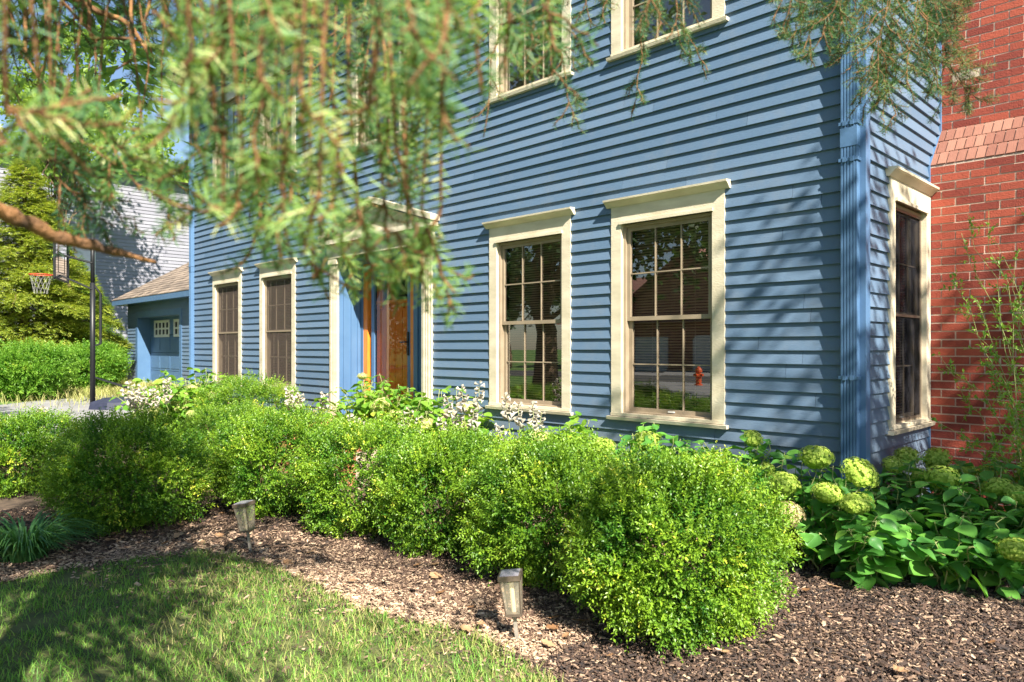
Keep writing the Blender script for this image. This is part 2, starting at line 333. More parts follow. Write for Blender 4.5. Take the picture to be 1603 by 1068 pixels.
P, X, Y, Z, n = chips(170000, -4.6, 1.2, -4.3, -.3, bed, .021); P[:, 2] += .006; mb.inst(*CH, P, X, Y, Z, 0, np.clip(rs.beta(.85, 1.9, n) + .50 * np.exp(-(edist(P) / .6) ** 2) * (P[:, 0] < -2.2), 0, 1))  # same painted sunlight along the edge in the finer chips
P, X, Y, Z, n = chips(16000, -7.5, 2.5, -5, 0, bed, .036); P[:, 2] += .010; mb.inst(*CH, P, X * 1.4, Y, Z * .5, 0, rs.beta(1.1, 1.7, n))
P, X, Y, Z, n = chips(30000, -6, 0, -4, -2, lawn, .024, dens=lambda P: np.exp(-edist(P) / .22) * .8 + .06); mb.inst(*CH, P, X, Y, Z, 0, np.clip(rs.beta(1.6, 1.8, n), 0, 1))
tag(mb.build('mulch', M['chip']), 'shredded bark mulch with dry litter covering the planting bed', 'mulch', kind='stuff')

# fallen leaves: individuals
def leafmesh(seed, curl):
    rr = np.random.RandomState(seed); mb = MB(); V = []; F = []
    n = 9
    for i in range(n):
        t = i / (n - 1); hw = .30 * math.sin(math.pi * min(t * 1.02, 1)) ** .8 * (1 + .40 * math.sin(t * 19 + seed)) + .004
        for s_ in (-1, 0, 1): V.append((s_ * hw, t - .5, curl * ((t - .5) ** 2 * 1.2 + .5 * s_ * s_ * hw) + rr.normal(0, .015)))
    for i in range(n - 1):
        for k in (0, 1): a = i * 3 + k; F.append((a, a + 1, a + 4, a + 3))
    mb.add(np.array(V), F, 0, [.1, .5, .72, .3][seed % 4]); me = mb.build('fallen_leaf', M['deadleaf'])
    return me
protos = [leafmesh(i, c) for i, c in enumerate((.25, .5, .15, .35))]
lp = []
while len(lp) < 150:
    p = np.array([[rs.uniform(-6.5, 0.6), rs.uniform(-4.2, -.9), 0]])
    if inpoly(p, bed)[0] and vis(p, -.02)[0]: lp.append(p[0])
for q in [(545, 705), (700, 950), (590, 905), (1150, 1030), (1195, 985)]: pass
for i, p in enumerate(lp):
    src = protos[i % 4 if i % 9 else 2]; o = src if i < 4 else src.copy()
    if i < 4: o = protos[i]
    else: COL.objects.link(o)
    o.location = (p[0], p[1], .038 + rs.rand() * .01); o.rotation_euler = (rs.normal(0, .25), rs.normal(0, .25), rs.uniform(0, 6.28)); s_ = rs.uniform(.035, .085); o.scale = (s_, s_, s_)
    tag(o, 'small dry fallen leaf lying on the mulch', 'fallen leaf', 'fallen leaves scattered over the mulch')

# ================================================================== HOUSE
XC = -1.82; XL = -13.6; YS = 1.46; YU = 1.78; ZE = 6.3
house = thing('house', (XC - 5, 4, 0), 'blue clapboard two-storey house with cream window trim and brick chimney', 'house')
def front(a, d, z): return (a, -d, z)
def side(a, d, z): return (XC + d, a, z)
EX = .1016
def siding(mb, mp, a0, a1f, z0, z1, openings, t=.0225, seed=1, ex=EX, bl=2.9):
    rr = random.Random(seed); z = z0
    while z < z1:
        a1 = a1f(z + ex / 2) if callable(a1f) else a1f
        seg = [(a0, a1)]
        for (o0, o1, p0, p1) in openings:
            if p0 < z + ex / 2 < p1:
                ns = []
                for s0, s1 in seg:
                    if o1 <= s0 or o0 >= s1: ns.append((s0, s1)); continue
                    if o0 > s0: ns.append((s0, o0))
                    if o1 < s1: ns.append((o1, s1))
                seg = ns
        off = rr.uniform(0, bl)
        for s0, s1 in seg:
            cuts = [s0]; c = math.floor(s0 / bl) * bl + off
            while c < s1 - .25:
                if c > s0 + .25: cuts.append(c)
                c += bl
            cuts.append(s1)
            for c0, c1 in zip(cuts[:-1], cuts[1:]):
                g_ = .003 if c1 < s1 - .01 else 0; tt = t + rr.uniform(-.0012, .0012); dz = rr.uniform(-.001, .001)
                zt = min(z + ex, z1)
                # a clapboard sags and bows by a fraction of a millimetre along its length
                m = max(1, int((c1 - c0) / .5)); xs = np.linspace(c0, c1 - g_, m + 1); wv = [rr.uniform(-.0008, .0008) for _ in xs]; V = []
                for xx, q in zip(xs, wv): V += [mp(xx, 0, z + dz + q), mp(xx, tt + q, z + dz + q), mp(xx, tt + q - .0005, z + dz + q + .003), mp(xx, .003, zt + .002)]
                F = []
                for i in range(m):
                    b = 4 * i; F += [(b, b + 1, b + 5, b + 4), (b + 1, b + 2, b + 6, b + 5), (b + 2, b + 3, b + 7, b + 6)]
                F += [(0, 1, 2, 3), (4 * m, 4 * m + 1, 4 * m + 2, 4 * m + 3)]
                mb.add(V, F, 0, rr.uniform(.1, .9))
        z += ex
ZW0, ZW1 = .78, 2.73; ZU0, ZU1 = 3.98, 5.80
WX = [(-12.66, -11.52), (-10.86, -9.72), (-5.56, -4.44), (-3.96, -2.85)]
DX0, DX1 = -8.74, -6.52
ops = [(a + .01, b - .01, ZW0 + .01, ZW1 - .01) for a, b in WX] + [(a + .01, b - .01, ZU0 + .01, ZU1 - .01) for a, b in WX] + [(DX0 + .01, DX1 - .01, 0, 2.78), (-8.2, -7.06, ZU0, ZU1)]
mb = MB(); siding(mb, front, XL, XC, .18, ZE + .1, ops, seed=3); mb.build('siding_wall', M['siding'], house)
def ysd(z): return YS if z < 2.92 else (YU if z > 3.26 else YS + (z - 2.92) / .34 * (YU - YS))
SW = (.47, 1.44)
mb = MB(); siding(mb, side, .0, lambda z: ysd(z) - .02, .18, 8.4, [(SW[0] + .01, SW[1] - .01, ZW0 + .01, ZW1 - .01)], seed=9); mb.build('siding_wall', M['siding'], house)
mb = MB(); mb.box(XL, XC - .02, .3, 8, -.2, .17); mb.box(XL, XC, .012, .3, -.2, .18)
mb.box(XL, XL + .1, .02, 8, .18, ZE); mb.box(XL, XC - .05, 7.9, 8, .18, ZE); mb.box(XC - .12, XC - .01, YU + .6, 7.9, .18, ZE); mb.box(XC - .12, XC - .004, YS - .02, YU + .6, .18, ZE)
mb.build('back_wall', M['bluetrim'], house)
# corner boards
mb = MB()
mb.box(XC - .095, XC + .0, .0, .026, .16, ZE, mp=front); mb.box(0.0, .085, .0, .026, .16, 8.4, mp=lambda a, d, z: side(a - .026, d, z))
mb.build('corner_board', M['bluetrim'], house)
mb = MB(); mb.box(XL - .02, XL + .1, .0, .026, .16, ZE, mp=front); mb.build('corner_board', M['bluetrim'], house)
# trim strip that follows the chimney shoulder
mb = MB()
for (a0, z0), (a1, z1) in [((YS, .16), (YS, 2.92)), ((YS, 2.92), (YU, 3.26)), ((YU, 3.26), (YU, 8.2))]:
    V = [side(a0 - .035, .0, z0), side(a0 + .0, 0, z0), side(a1 + .0, 0, z1), side(a1 - .035, 0, z1), side(a0 - .035, .024, z0), side(a0, .024, z0), side(a1, .024, z1), side(a1 - .035, .024, z1)]
    mb.add(V, [(0, 1, 2, 3), (4, 5, 6, 7), (0, 1, 5, 4), (1, 2, 6, 5), (2, 3, 7, 6), (3, 0, 4, 7)])
mb.build('chimney_trim', M['bluetrim'], house)
# eave and roof
mb = MB(); mb.prism([(.0, ZE), (.42, ZE), (.42, ZE + .02), (.0, ZE + .02)], XL - .3, XC + .25, front); mb.prism([(.42, ZE - .01), (.44, ZE - .01), (.44, ZE + .17), (.42, ZE + .17)], XL - .3, XC + .25, front)
mb.prism([(.0, ZE - .22), (.025, ZE - .22), (.025, ZE - .002), (.0, ZE - .002)], XL, XC, front); mb.build('eave', M['cream'], house)
mb = MB(); mb.prism([(.46, ZE + .15), (.46, ZE + .2), (-4, ZE + 3.1), (-8.5, ZE + .2), (-8.5, ZE + .15), (-4, ZE + 3.05)], XL - .32, XC + .3, front); mb.build('roof', M['shingle'], house)
mb = MB(); mb.prism([(.44, ZE + .05), (.56, ZE + .06), (.57, ZE + .17), (.565, ZE + .17), (.555, ZE + .07), (.44, ZE + .06)], XL - .3, XC + .25, front); mb.build('gutter', M['bluetrim'], house)

def window(mp, a0, a1, z0, z1, upper=False, glass='glass', blind=True, tan='tan', scr=None):
    mb = MB(); cw = .108
    for p0, p1 in ((a0, a0 + cw), (a1 - cw, a1)): mb.box(p0, p1, -.11, .027, z0 + .058, z1 - .05, mp=mp)
    mb.box(a0 + cw, a1 - cw, -.11, .0275, z1 - .20, z1 - .05, mp=mp)
    wdw = mb.build('window', M['cream'], house)
    mb = MB(); mb.prism([(0, z1 - .062), (.034, z1 - .062), (.044, z1 - .050), (.072, z1 - .022), (.088, z1 - .016), (.090, z1), (0, z1 + .006)], a0 - .048, a1 + .048, mp)
    mb.box(a0 + cw - .012, a1 - cw + .012, .0275, .045, z1 - .224, z1 - .198, mp=mp); mb.build('cornice', M['cream'], wdw)
    mb = MB(); mb.prism([(-.11, z0 + .002), (.055, z0 + .0), (.062, z0 + .028), (-.11, z0 + .034)], a0 - .032, a1 + .032, mp); mb.box(a0, a1, -.11, .036, z0 + .034, z0 + .060, mp=mp); mb.build('sill', M['cream'], wdw)
    i0, i1, j0, j1 = a0 + cw, a1 - cw, z0 + .060, z1 - .224; f = .026
    mb = MB(); mb.box(i0, i0 + f, -.11, -.008, j0, j1, mp=mp); mb.box(i1 - f, i1, -.11, -.008, j0, j1, mp=mp); mb.box(i0 + f, i1 - f, -.11, -.008, j1 - f, j1, mp=mp); mb.box(i0 + f, i1 - f, -.11, -.012, j0, j0 + .014, mp=mp)
    mb.build('frame', M[tan], wdw)
    i0 += f; i1 -= f; j1 -= f; j0 += .014; mid = (j0 + j1) / 2
    for (q0, q1, dd) in ((mid - .012, j1, -.028), (j0, mid + .022, -.058)):
        st = .038; mb = MB(); d1 = dd; d0 = dd - .026
        mb.box(i0, i0 + st, d0, d1, q0, q1, mp=mp); mb.box(i1 - st, i1, d0, d1, q0, q1, mp=mp)
        mb.box(i0 + st, i1 - st, d0, d1, q0, q0 + .036, mp=mp); mb.box(i0 + st, i1 - st, d0, d1, q1 - .034, q1, mp=mp)
        sa = mb.build('sash', M[tan], wdw)
        mb = MB(); g0, g1 = i0 + st, i1 - st; h0, h1 = q0 + .036, q1 - .034
        for k in (1, 2): c = g0 + (g1 - g0) * k / 3; mb.box(c - .0055, c + .0055, dd - .012, dd - .003, h0, h1, mp=mp)
        c = (h0 + h1) / 2; mb.box(g0, g1, dd - .0115, dd - .0025, c - .0055, c + .0055, mp=mp); mb.build('muntin', M[tan], wdw)
        mb = MB(); e = rs.normal(0, .0006, 4); mb.add([mp(g0, dd - .015 + e[0], h0), mp(g1, dd - .015 + e[1], h0), mp(g1, dd - .015 + e[2], h1), mp(g0, dd - .015 + e[3], h1)], [(0, 1, 2, 3)]); mb.build('pane', M[glass], wdw)
    if scr:
        mb = MB(); mb.add([mp(i0, -.017, j0), mp(i1, -.017, j0), mp(i1, -.017, j1), mp(i0, -.017, j1)], [(0, 1, 2, 3)]); mb.build('insect_screen', M[scr], wdw)
        mb = MB(); zz = (j0 + j1) / 2
        for q in ((i0, i1, j0, j0 + .02), (i0, i1, j1 - .02, j1), (i0, i0 + .02, j0 + .02, j1 - .02), (i1 - .02, i1, j0 + .02, j1 - .02), (i0 + .02, i1 - .02, zz - .01, zz + .01)): mb.box(q[0], q[1], -.022, -.0095, q[2], q[3], mp=mp)
        mb.build('screen_frame', M['tan' if scr == 'insect' else 'bronze'], wdw)
    if not upper:
        mb = MB(); c = (i0 + i1) / 2 + .02; mb.box(c - .03, c + .03, -.058, -.045, j0 + .012, j0 + .024, mp=mp); mb.build('sash_lift', M['whitep'], wdw)
    mb = MB(); nb = int((j1 - j0) / .024)
    for k in range(nb):
        z = j0 + .012 + k * .024; mb.add([mp(i0 + .01, -.118, z + .009), mp(i1 - .01, -.118, z + .009), mp(i1 - .01, -.136, z - .006), mp(i0 + .01, -.136, z - .006)], [(0, 1, 2, 3)], 0, rs.rand())
    for c in (.25, .75): q = i0 + (i1 - i0) * c; mb.box(q - .002, q + .002, -.117, -.115, j0, j1, mp=mp)
    mb.build('blind', M['blind'], wdw)
    mb = MB(); V = [mp(a, d, z) for d in (-.11, -.9) for a, z in ((a0 + .02, z0), (a1 - .02, z0), (a1 - .02, z1), (a0 + .02, z1))]
    mb.add(V, [(4, 5, 6, 7), (0, 1, 5, 4), (1, 2, 6, 5), (2, 3, 7, 6), (3, 0, 4, 7)]); mb.build('interior', M['dark'], wdw)
    return wdw
for i, (a, b) in enumerate(WX):
    window(front, a, b, ZW0, ZW1, glass='screen' if i < 2 else 'glass', scr='insect' if i < 2 else None); window(front, a, b, ZU0, ZU1, True)
window(front, -8.21, -7.05, ZU0, ZU1, True)
window(side, SW[0], SW[1], ZW0, ZW1, glass='screen', scr='insectdark')

# downspouts
def downspout(x0, x1, dep, z0, z1, straps):
    mb = MB(); n = 5; pr = []; wdt = x1 - x0
    for i in range(n):
        u0 = x0 + wdt * (i / n); u1 = x0 + wdt * ((i + .62) / n); u2 = x0 + wdt * ((i + .72) / n); u3 = x0 + wdt * ((i + .9) / n)
        pr += [(u0, dep), (u1, dep), (u2, dep - .008), (u3, dep - .008)]
    pr = [(x0, .02)] + pr + [(x1, dep), (x1, .02)]
    m = len(pr); V = [front(a, d, z) for z in (z0, z1) for a, d in pr]
    mb.add(V, [(i, (i + 1) % m, m + (i + 1) % m, m + i) for i in range(m)])
    o = mb.build('downspout', M['bluetrim'], house)
    for z in straps:
        mb = MB(); mb.box(x0 - .014, x1 + .010, .018, dep + .004, z, z + .022, mp=front)
        for q in (.25, .72): c = x0 + (x1 - x0) * q; mb.box(c - .012, c + .012, dep + .004, dep + .010, z - .006, z + .028, mp=front)
        mb.build('strap', M['bluetrim'], o)
    mb = MB(); mb.box(x0 - .004, x1 + .004, .018, dep + .003, 2.80, 2.93, mp=front); mb.build('collar', M['bluetrim'], o)
downspout(-1.938, -1.834, .085, .1, ZE - .02, (2.70, 2.95, 1.2, 4.9))
downspout(XL + .02, XL + .11, .08, .1, ZE - .02, (2.9, 4.4))

# chimney of real bricks
sh_ = MB(); bk = MB(); BW, BH, BG = .203, .0677, .0108
CX1 = -.02
def bricks(y, z0, z1, k0=0):
    z = z0; k = k0
    while z < z1 - .02:
        x = XC + .006 - (.1015 if k % 2 else 0)
        while x < CX1:
            xa, xb = max(x, XC + .006), min(x + BW - BG, CX1)
            if xb - xa > .03:
                j = rs.normal(0, .0012, 3); bk.box(xa + j[0], xb, y - .008 + j[1], y + .05, z + j[2] * .6, z + BH - BG, 0, rs.rand())
            x += BW
        z += BH; k += 1
bricks(YS, .0, 2.90); bricks(YU, 3.28, 9.2, 1)
mo = MB(); mo.box(XC + .006, CX1, YS - .004, 3.1, -.1, 2.915); mo.box(XC + .006, CX1, YU - .004, 3.0, 2.9, 9.3)
mo.add([(XC + .006, YS - .004, 2.915), (CX1, YS - .004, 2.915), (CX1, YU - .004, 3.27), (XC + .006, YU - .004, 3.27), (XC + .006, YU, 2.9), (CX1, YU, 2.9)], [(0, 1, 2, 3)])
mo.add([(XC + .006, YS - .004, 2.915), (XC + .006, YU, 2.9), (XC + .006, YU - .004, 3.27)], [(0, 1, 2)]); mo.add([(CX1, YS - .004, 2.915), (CX1, YU, 2.9), (CX1, YU - .004, 3.27)], [(0, 1, 2)])
sl = nrm(np.array([0, YU - YS, .355])); nn = np.array([0, -sl[2], sl[1]])
for row in range(3):
    for i in range(30):
        xa = XC + .006 + i * .0677 * 1.0
        if row % 2: xa -= .034
        xb = min(xa + .0577, CX1); xa = max(xa, XC + .006)
        if xb - xa < .015: continue
        L = .4785 / 3; b0 = np.array([0, YS - .004, 2.915]) + sl * (row * L + .003); b1 = b0 + sl * (L - .009); off = nn * (.013 + rs.normal(0, .001))
        V = [(x, *(b + o_)[1:]) for o_ in (nn * -.02, off) for b in (b0, b1) for x in (xa, xb)]
        sh_.add(V, [(0, 2, 3, 1), (4, 5, 7, 6), (0, 1, 5, 4), (2, 6, 7, 3), (0, 4, 6, 2), (1, 3, 7, 5)], 0, rs.rand())
chim = mo.build('chimney', M['mortar'], house); bk.build('brickwork', M['brick'], chim); sh_.build('sloped_shoulder', M['shoulder'], chim)

# entry: pilasters, pediment, recess, storm door
OX0, OX1 = -8.56, -6.70; RZ0, RZ1, RD = .42, 2.56, .34
mb = MB()
for i_, (a, b) in enumerate(((DX0, OX0), (OX1, DX1))):
    if i_: tag(mb.build('pilaster', M['cream'], house)); mb = MB()
    mb.box(a, b, 0, .04, RZ0, 2.62, mp=front); mb.box(a - .02, b + .02, 0, .055, RZ0, RZ0 + .14, mp=front); mb.box(a - .02, b + .02, 0, .055, 2.54, 2.62, mp=front)
    for q in (.25, .5, .75): c = a + (b - a) * q; mb.box(c - .012, c + .012, .04, .048, RZ0 + .16, 2.52, mp=front)
pil = mb.build('pilaster', M['cream'], house)
mb = MB(); mb.box(DX0 - .04, DX1 + .04, 0, .06, 2.621, 2.80, mp=front); mb.box(DX0 - .10, DX1 + .10, 0, .13, 2.80, 2.86, mp=front)
cxm = (DX0 + DX1) / 2
V = [front(a, d, z) for d in (.0, .06) for a, z in ((DX0 - .06, 2.86), (DX1 + .06, 2.86), (cxm, 3.20))]
mb.add(V, [(0, 1, 2), (3, 4, 5)])
for s_ in (-1, 1):
    e = cxm + s_ * ((DX1 - DX0) / 2 + .12); V = [front(a, d, z) for d in (0, .15) for a, z in ((e, 2.86), (cxm, 3.235), (cxm, 3.30), (e, 2.925))]
    mb.add(V, [(0, 1, 2, 3), (4, 5, 6, 7), (0, 1, 5, 4), (1, 2, 6, 5), (2, 3, 7, 6), (3, 0, 4, 7)])
mb.build('pediment', M['cream'], pil)
mb = MB()
mb.box(OX0 - .02, OX0 - .002, -RD, -.001, RZ0, RZ1, mp=front); mb.box(OX1 + .002, OX1 + .02, -RD, -.001, RZ0, RZ1, mp=front)
mb.box(OX0, OX1, -RD, -.001, RZ1, RZ1 + .02, mp=front)
for q in (-.30, -.20, -.08):
    mb.box(OX0 - .002, OX0 + .014, q - .018, q + .018, RZ0, RZ1, mp=front)
mb.box(OX0 - .02, -8.505, -RD - .03, -RD, RZ0, RZ1, mp=front); mb.box(-7.36, OX1 + .02, -RD - .03, -RD, RZ0, RZ1, mp=front)
for x in (-7.30, -7.18, -7.02): mb.box(x, x + .05, -RD, -RD + .02, RZ0, RZ1, mp=front)
mb.build('entry_recess', M['bluetrim'], house)
mb = MB(); mb.box(OX0 - .1, OX1 + .1, -1.2, -RD - .3, RZ0 - .1, RZ1 + .1, mp=front); mb.build('hall', M['dark'], house)
mb = MB(); FY = -RD - .06
for x0, x1, d in ((-8.505, -8.41, .0), (-7.435, -7.36, 0.)): mb.box(x0, x1, FY - .06, FY + .05 + d, RZ0, RZ1, mp=front)
mb.box(-8.41, -7.435, FY - .06, FY + .05, RZ1 - .10, RZ1, mp=front); fr = mb.build('door_frame', M['orange'], house)
# inner wooden door
mb = MB(); D0, D1 = -8.33, -7.46; dy = FY - .055
zt = RZ1 - .11; gz = 2.02
mb.box(D0, D1, dy - .045, dy, RZ0 + .02, gz - .02, mp=front)
mb.box(D0, D0 + .13, dy - .045, dy, gz - .02, zt, mp=front); mb.box(D1 - .13, D1, dy - .045, dy, gz - .02, zt, mp=front); mb.box(D0 + .13, D1 - .13, dy - .045, dy, zt - .10, zt, mp=front)
for k in range(5): x = D0 + .12 + k * .16; mb.box(x, x + .145 if k < 4 else D1 - .12, dy, dy + .008, RZ0 + .25, gz - .10, mp=front)
dr = mb.build('front_door', M['orange'], house)
mb = MB(); mb.box(D0 + .05, D1 - .05, dy, dy + .045, gz - .02, gz + .03, mp=front)
for k in range(5): x = D0 + .11 + k * .16; mb.box(x, x + .05, dy + .008, dy + .038, gz - .08, gz - .021, mp=front)
mb.build('door_shelf', M['orange'], dr)
mb = MB(); mb.add([front(D0 + .13, dy - .02, gz + .03), front(D1 - .13, dy - .02, gz + .03), front(D1 - .13, dy - .02, zt - .10), front(D0 + .13, dy - .02, zt - .10)], [(0, 1, 2, 3)]); mb.build('door_glass', M['glass'], dr)
# storm door
mb = MB(); A0, A1 = -8.335, -7.455; q0, q1 = RZ0 + .01, RZ1 - .105
mb.box(A0, A0 + .065, FY + .0, FY + .035, q0, q1, mp=front); mb.box(A1 - .065, A1, FY, FY + .035, q0, q1, mp=front)
mb.box(A0 + .065, A1 - .065, FY, FY + .035, q0, q0 + .17, mp=front); mb.box(A0 + .065, A1 - .065, FY, FY + .035, q1 - .08, q1, mp=front)
stm = mb.build('storm_door', M['bluetrim'], house)
mb = MB(); mb.add([front(A0 + .065, FY + .015, q0 + .17), front(A1 - .065, FY + .015, q0 + .17), front(A1 - .065, FY + .0165, q1 - .08), front(A0 + .065, FY + .014, q1 - .08)], [(0, 1, 2, 3)]); mb.build('pane', M['storm'], stm)
mb = MB(); mb.box(A1 - .06, A1 - .025, FY + .035, FY + .05, 1.32, 1.62, mp=front); mb.tube([front(A1 - .043, FY + .05, 1.49), front(A1 - .043, FY + .085, 1.49), front(A1 - .15, FY + .09, 1.485)], .009, 6); mb.build('handle', M['black'], stm)
# stoop
mb = MB()
for r0 in range(6):
    for k in range(14):
        x = -8.9 + k * .19 - (.09 if r0 % 2 else 0); z = .0675 * r0 + .005
        mb.box(max(x, -8.9), min(x + .18, -6.3), -1.28, -1.18, z, z + .058, 0, rs.rand())
for i in range(26):
    for k in range(6): mb.box(-8.9 + i * .1, -8.9 + i * .1 + .092, -1.18 + k * .2, -1.18 + k * .2 + .19, .36, .405, 0, rs.rand())
stp = thing('brick_stoop', (-7.6, -.6, 0), 'red brick entry stoop below the blue storm door', 'stoop')
mb.build('brick_paving', M['pave'], stp); mb = MB(); mb.box(-8.89, -6.31, -1.175, -.0, 0, .357); mb.build('stoop_core', M['mortar'], stp)

# ================================================================== GARAGE
GY, GX0, GX1 = 3.3, -28.2, -20.2
gar = thing('garage', (GX0 + 4, GY + 3, 0), 'blue garage with brown shingled hip roof behind the house corner', 'garage')
gf = lambda a, d, z: (a, GY - d, z)
GDX0, GDX1, GDZ = -27.1, -23.25, 2.45
mb = MB(); siding(mb, gf, GX0, GX1, .1, 3.0, [(GDX0 - .16, GDX1 + .16, 0, GDZ + .2)], seed=5, ex=.12)
gs = lambda a, d, z: (GX0 - d, a, z); siding(mb, gs, GY, GY + 7, .1, 3.0, [], seed=6, ex=.12); mb.build('siding_wall', M['siding'], gar)
mb = MB(); mb.box(GX0 + .02, GX0 + .1, GY + .05, GY + 7, 0, 3.0); mb.box(GX1 - .1, GX1, GY + .02, GY + 7, 0, 3); mb.box(GX0 + .1, GX1 - .1, GY + 6.9, GY + 7, 0, 3); mb.box(GX0 + .1, GX1, GY + 3., GY + 3.1, 0, 3); mb.build('back_wall', M['bluetrim'], gar)
mb = MB()
mb.box(GDX0 - .2, GDX0 - .02, -.05, .03, 0, GDZ + .2, mp=gf); mb.box(GDX1 + .02, GDX1 + .2, -.05, .03, 0, GDZ + .2, mp=gf); mb.box(GDX0 - .02, GDX1 + .02, -.05, .03, GDZ + .02, GDZ + .2, mp=gf)
mb.box(GDX0 - .02, GDX0, -.45, .028, 0, GDZ, mp=gf); mb.box(GDX1, GDX1 + .02, -.45, .028, 0, GDZ, mp=gf); mb.box(GDX0 - .02, GDX1 + .02, -.45, .028, GDZ, GDZ + .02, mp=gf)
mb.build('door_casing', M['bluetrim'], gar)
mb = MB()
for k in range(4):
    z = .02 + k * (GDZ / 4); mb.box(GDX0, GDX1, -.45, -.40, z, z + GDZ / 4 - .012, mp=gf)
    if k < 3:
        for j in range(4): x = GDX0 + .1 + j * .94; mb.box(x, x + .84, -.40, -.39, z + .08, z + .5, mp=gf)
gdoor = mb.build('garage_door', M['bluetrim'], gar)
for x in (GDX0 + .42, GDX0 + 2.25):
    mb = MB(); wd_ = 1.45; z0, z1 = GDZ - .68, GDZ - .10
    mb.box(x, x + wd_, -.40, -.375, z0, z0 + .09, mp=gf); mb.box(x, x + wd_, -.40, -.375, z1 - .09, z1, mp=gf); mb.box(x, x + wd_, -.40, -.375, (z0 + z1) / 2 - .03, (z0 + z1) / 2 + .03, mp=gf)
    for k in range(5): c = x + .05 + (wd_ - .1) * k / 4; mb.box(c - .05, c + .05, -.40, -.374, z0 + .01, z1 - .01, mp=gf)
    gw = mb.build('window_insert', M['whitep'], gdoor)
    mb = MB(); mb.add([gf(x, -.395, z0), gf(x + wd_, -.395, z0), gf(x + wd_, -.395, z1), gf(x, -.395, z1)], [(0, 1, 2, 3)]); mb.build('pane', M['black'], gw)
mb = MB(); rz = 2.98; e0, e1, f0, f1 = GX0 - .5, GX1 + .4, GY - .32, GY + 7.4; rh = 2.7
mb.box(e0, e1, f0, f1, rz - .04, rz + .02); mb.box(e0 - .05, e1, f0 - .05, f0, rz - .06, rz + .13); mb.box(e0 - .05, e0, f0, f1, rz - .06, rz + .13); mb.build('eave', M['bluetrim'], gar)
mb = MB(); ym = (f0 + f1) / 2; run = ym - f0
# rows of real shingle courses on the front and left slopes
nr = 26
for k in range(nr):
    t0, t1 = k / nr, (k + 1) / nr; ya, yb = f0 - .06 + run * t0, f0 - .06 + run * t1; za, zb = rz + .13 + rh * t0, rz + .13 + rh * t1
    xa = e0 - .06 + run * t0; x = xa + rs.rand() * .2; prev = xa
    while prev < e1:
        nx = min(x, e1); lift = .012 + rs.rand() * .008
        mb.add([(prev, ya, za + lift), (nx, ya, za + lift), (nx, yb + .02, zb + .002), (prev, yb + .02, zb + .002), (prev, ya, za - .01), (nx, ya, za - .01)], [(0, 1, 2, 3), (0, 4, 5, 1)], 0, rs.rand()); prev = nx; x += .33 * rs.uniform(.8, 1.2)
mb.add([(e0 - .06, f0 - .06, rz + .13), (e0 - .06, f1, rz + .13), (e0 + run, ym, rz + rh + .13)], [(0, 1, 2)]); mb.add([(e0 - .06, f1, rz + .13), (e1, f1, rz + .13), (e1, ym, rz + rh + .13), (e0 + run, ym, rz + rh + .13)], [(0, 1, 2, 3)])
mb.build('roof', M['shingle'], gar)

# ================================================================== NEIGHBOUR HOUSE, HOUSE ACROSS
nb = thing('neighbour_house', (-40, 7, 0), 'pale grey clapboard house behind the garage and evergreen', 'house')
ns = lambda a, d, z: (-36 + d, a, z)
mb = MB(); siding(mb, ns, -.5, 16, .3, 9.3, [], t=.032, seed=21, ex=.16); mb.build('siding_wall', M['greysid'], nb)
mb = MB(); mb.box(-46, -36.02, -.45, 15.9, 0, 9.29); mb.build('wall_core', M['greysid'], nb)
mb = MB(); V = [(-46.4, -.9, 9.3), (-35.5, -.9, 9.3), (-35.5, 16.4, 9.3), (-46.4, 16.4, 9.3), (-41, -.9, 10.2), (-41, 16.4, 10.2)]
mb.add(V, [(0, 1, 2, 3)]); mb.add(V, [(1, 2, 5, 4), (0, 4, 5, 3)]); mb.add(V, [(0, 1, 4), (3, 2, 5)]); mb.build('roof', M['shingle'], nb)
for y in (3.2, 9.0):
    mb = MB(); mb.box(y - .1, y + 1.1, .0, .05, 4.4, 6.0, mp=ns); wn = mb.build('window', M['whitep'], nb); mb = MB(); mb.box(y, y + 1, .05, .06, 4.5, 5.9, mp=ns); mb.build('pane', M['glass'], wn)
ac = thing('house_across', (-22, -36, 0), 'reddish gabled house across the street, mirrored in the big window', 'house')
mb = MB(); mb.box(-34, -13, -45, -34, 0, 3.2); V = [(-17.5, -34, 3.2), (-30, -34, 3.2), (-23.7, -34, 7.4)]; mb.add(V, [(0, 1, 2)]); mb.build('wall', M['rust'], ac)
mb = MB()
mb.add([(-34.5, -33.4, 3.1), (-12.5, -33.4, 3.1), (-12.5, -39.5, 6.6), (-34.5, -39.5, 6.6)], [(0, 1, 2, 3)]); mb.add([(-34.5, -39.5, 6.6), (-12.5, -39.5, 6.6), (-12.5, -45.6, 3.1), (-34.5, -45.6, 3.1)], [(0, 1, 2, 3)])
mb.add([(-16.9, -33.2, 3.0), (-23.7, -33.2, 7.6), (-23.7, -40, 7.6), (-16.9, -36, 3.0)], [(0, 1, 2, 3)]); mb.add([(-30.5, -33.2, 3.0), (-23.7, -33.2, 7.6), (-23.7, -40, 7.6), (-30.5, -36, 3.0)], [(0, 1, 2, 3)]); mb.build('roof', M['redroof'], ac)
for x in (-26.8, -22.4, -19.0): mb = MB(); mb.box(x - 1.25, x + 1.25, -34.0, -33.95, 0, 2.2); mb.build('garage_door', M['whitep'], ac)
sheet('driveway_across', [(-28.5, -33.9), (-17.4, -33.9), (-16, -27.05), (-28, -27.05)], .012, M['concrete'])

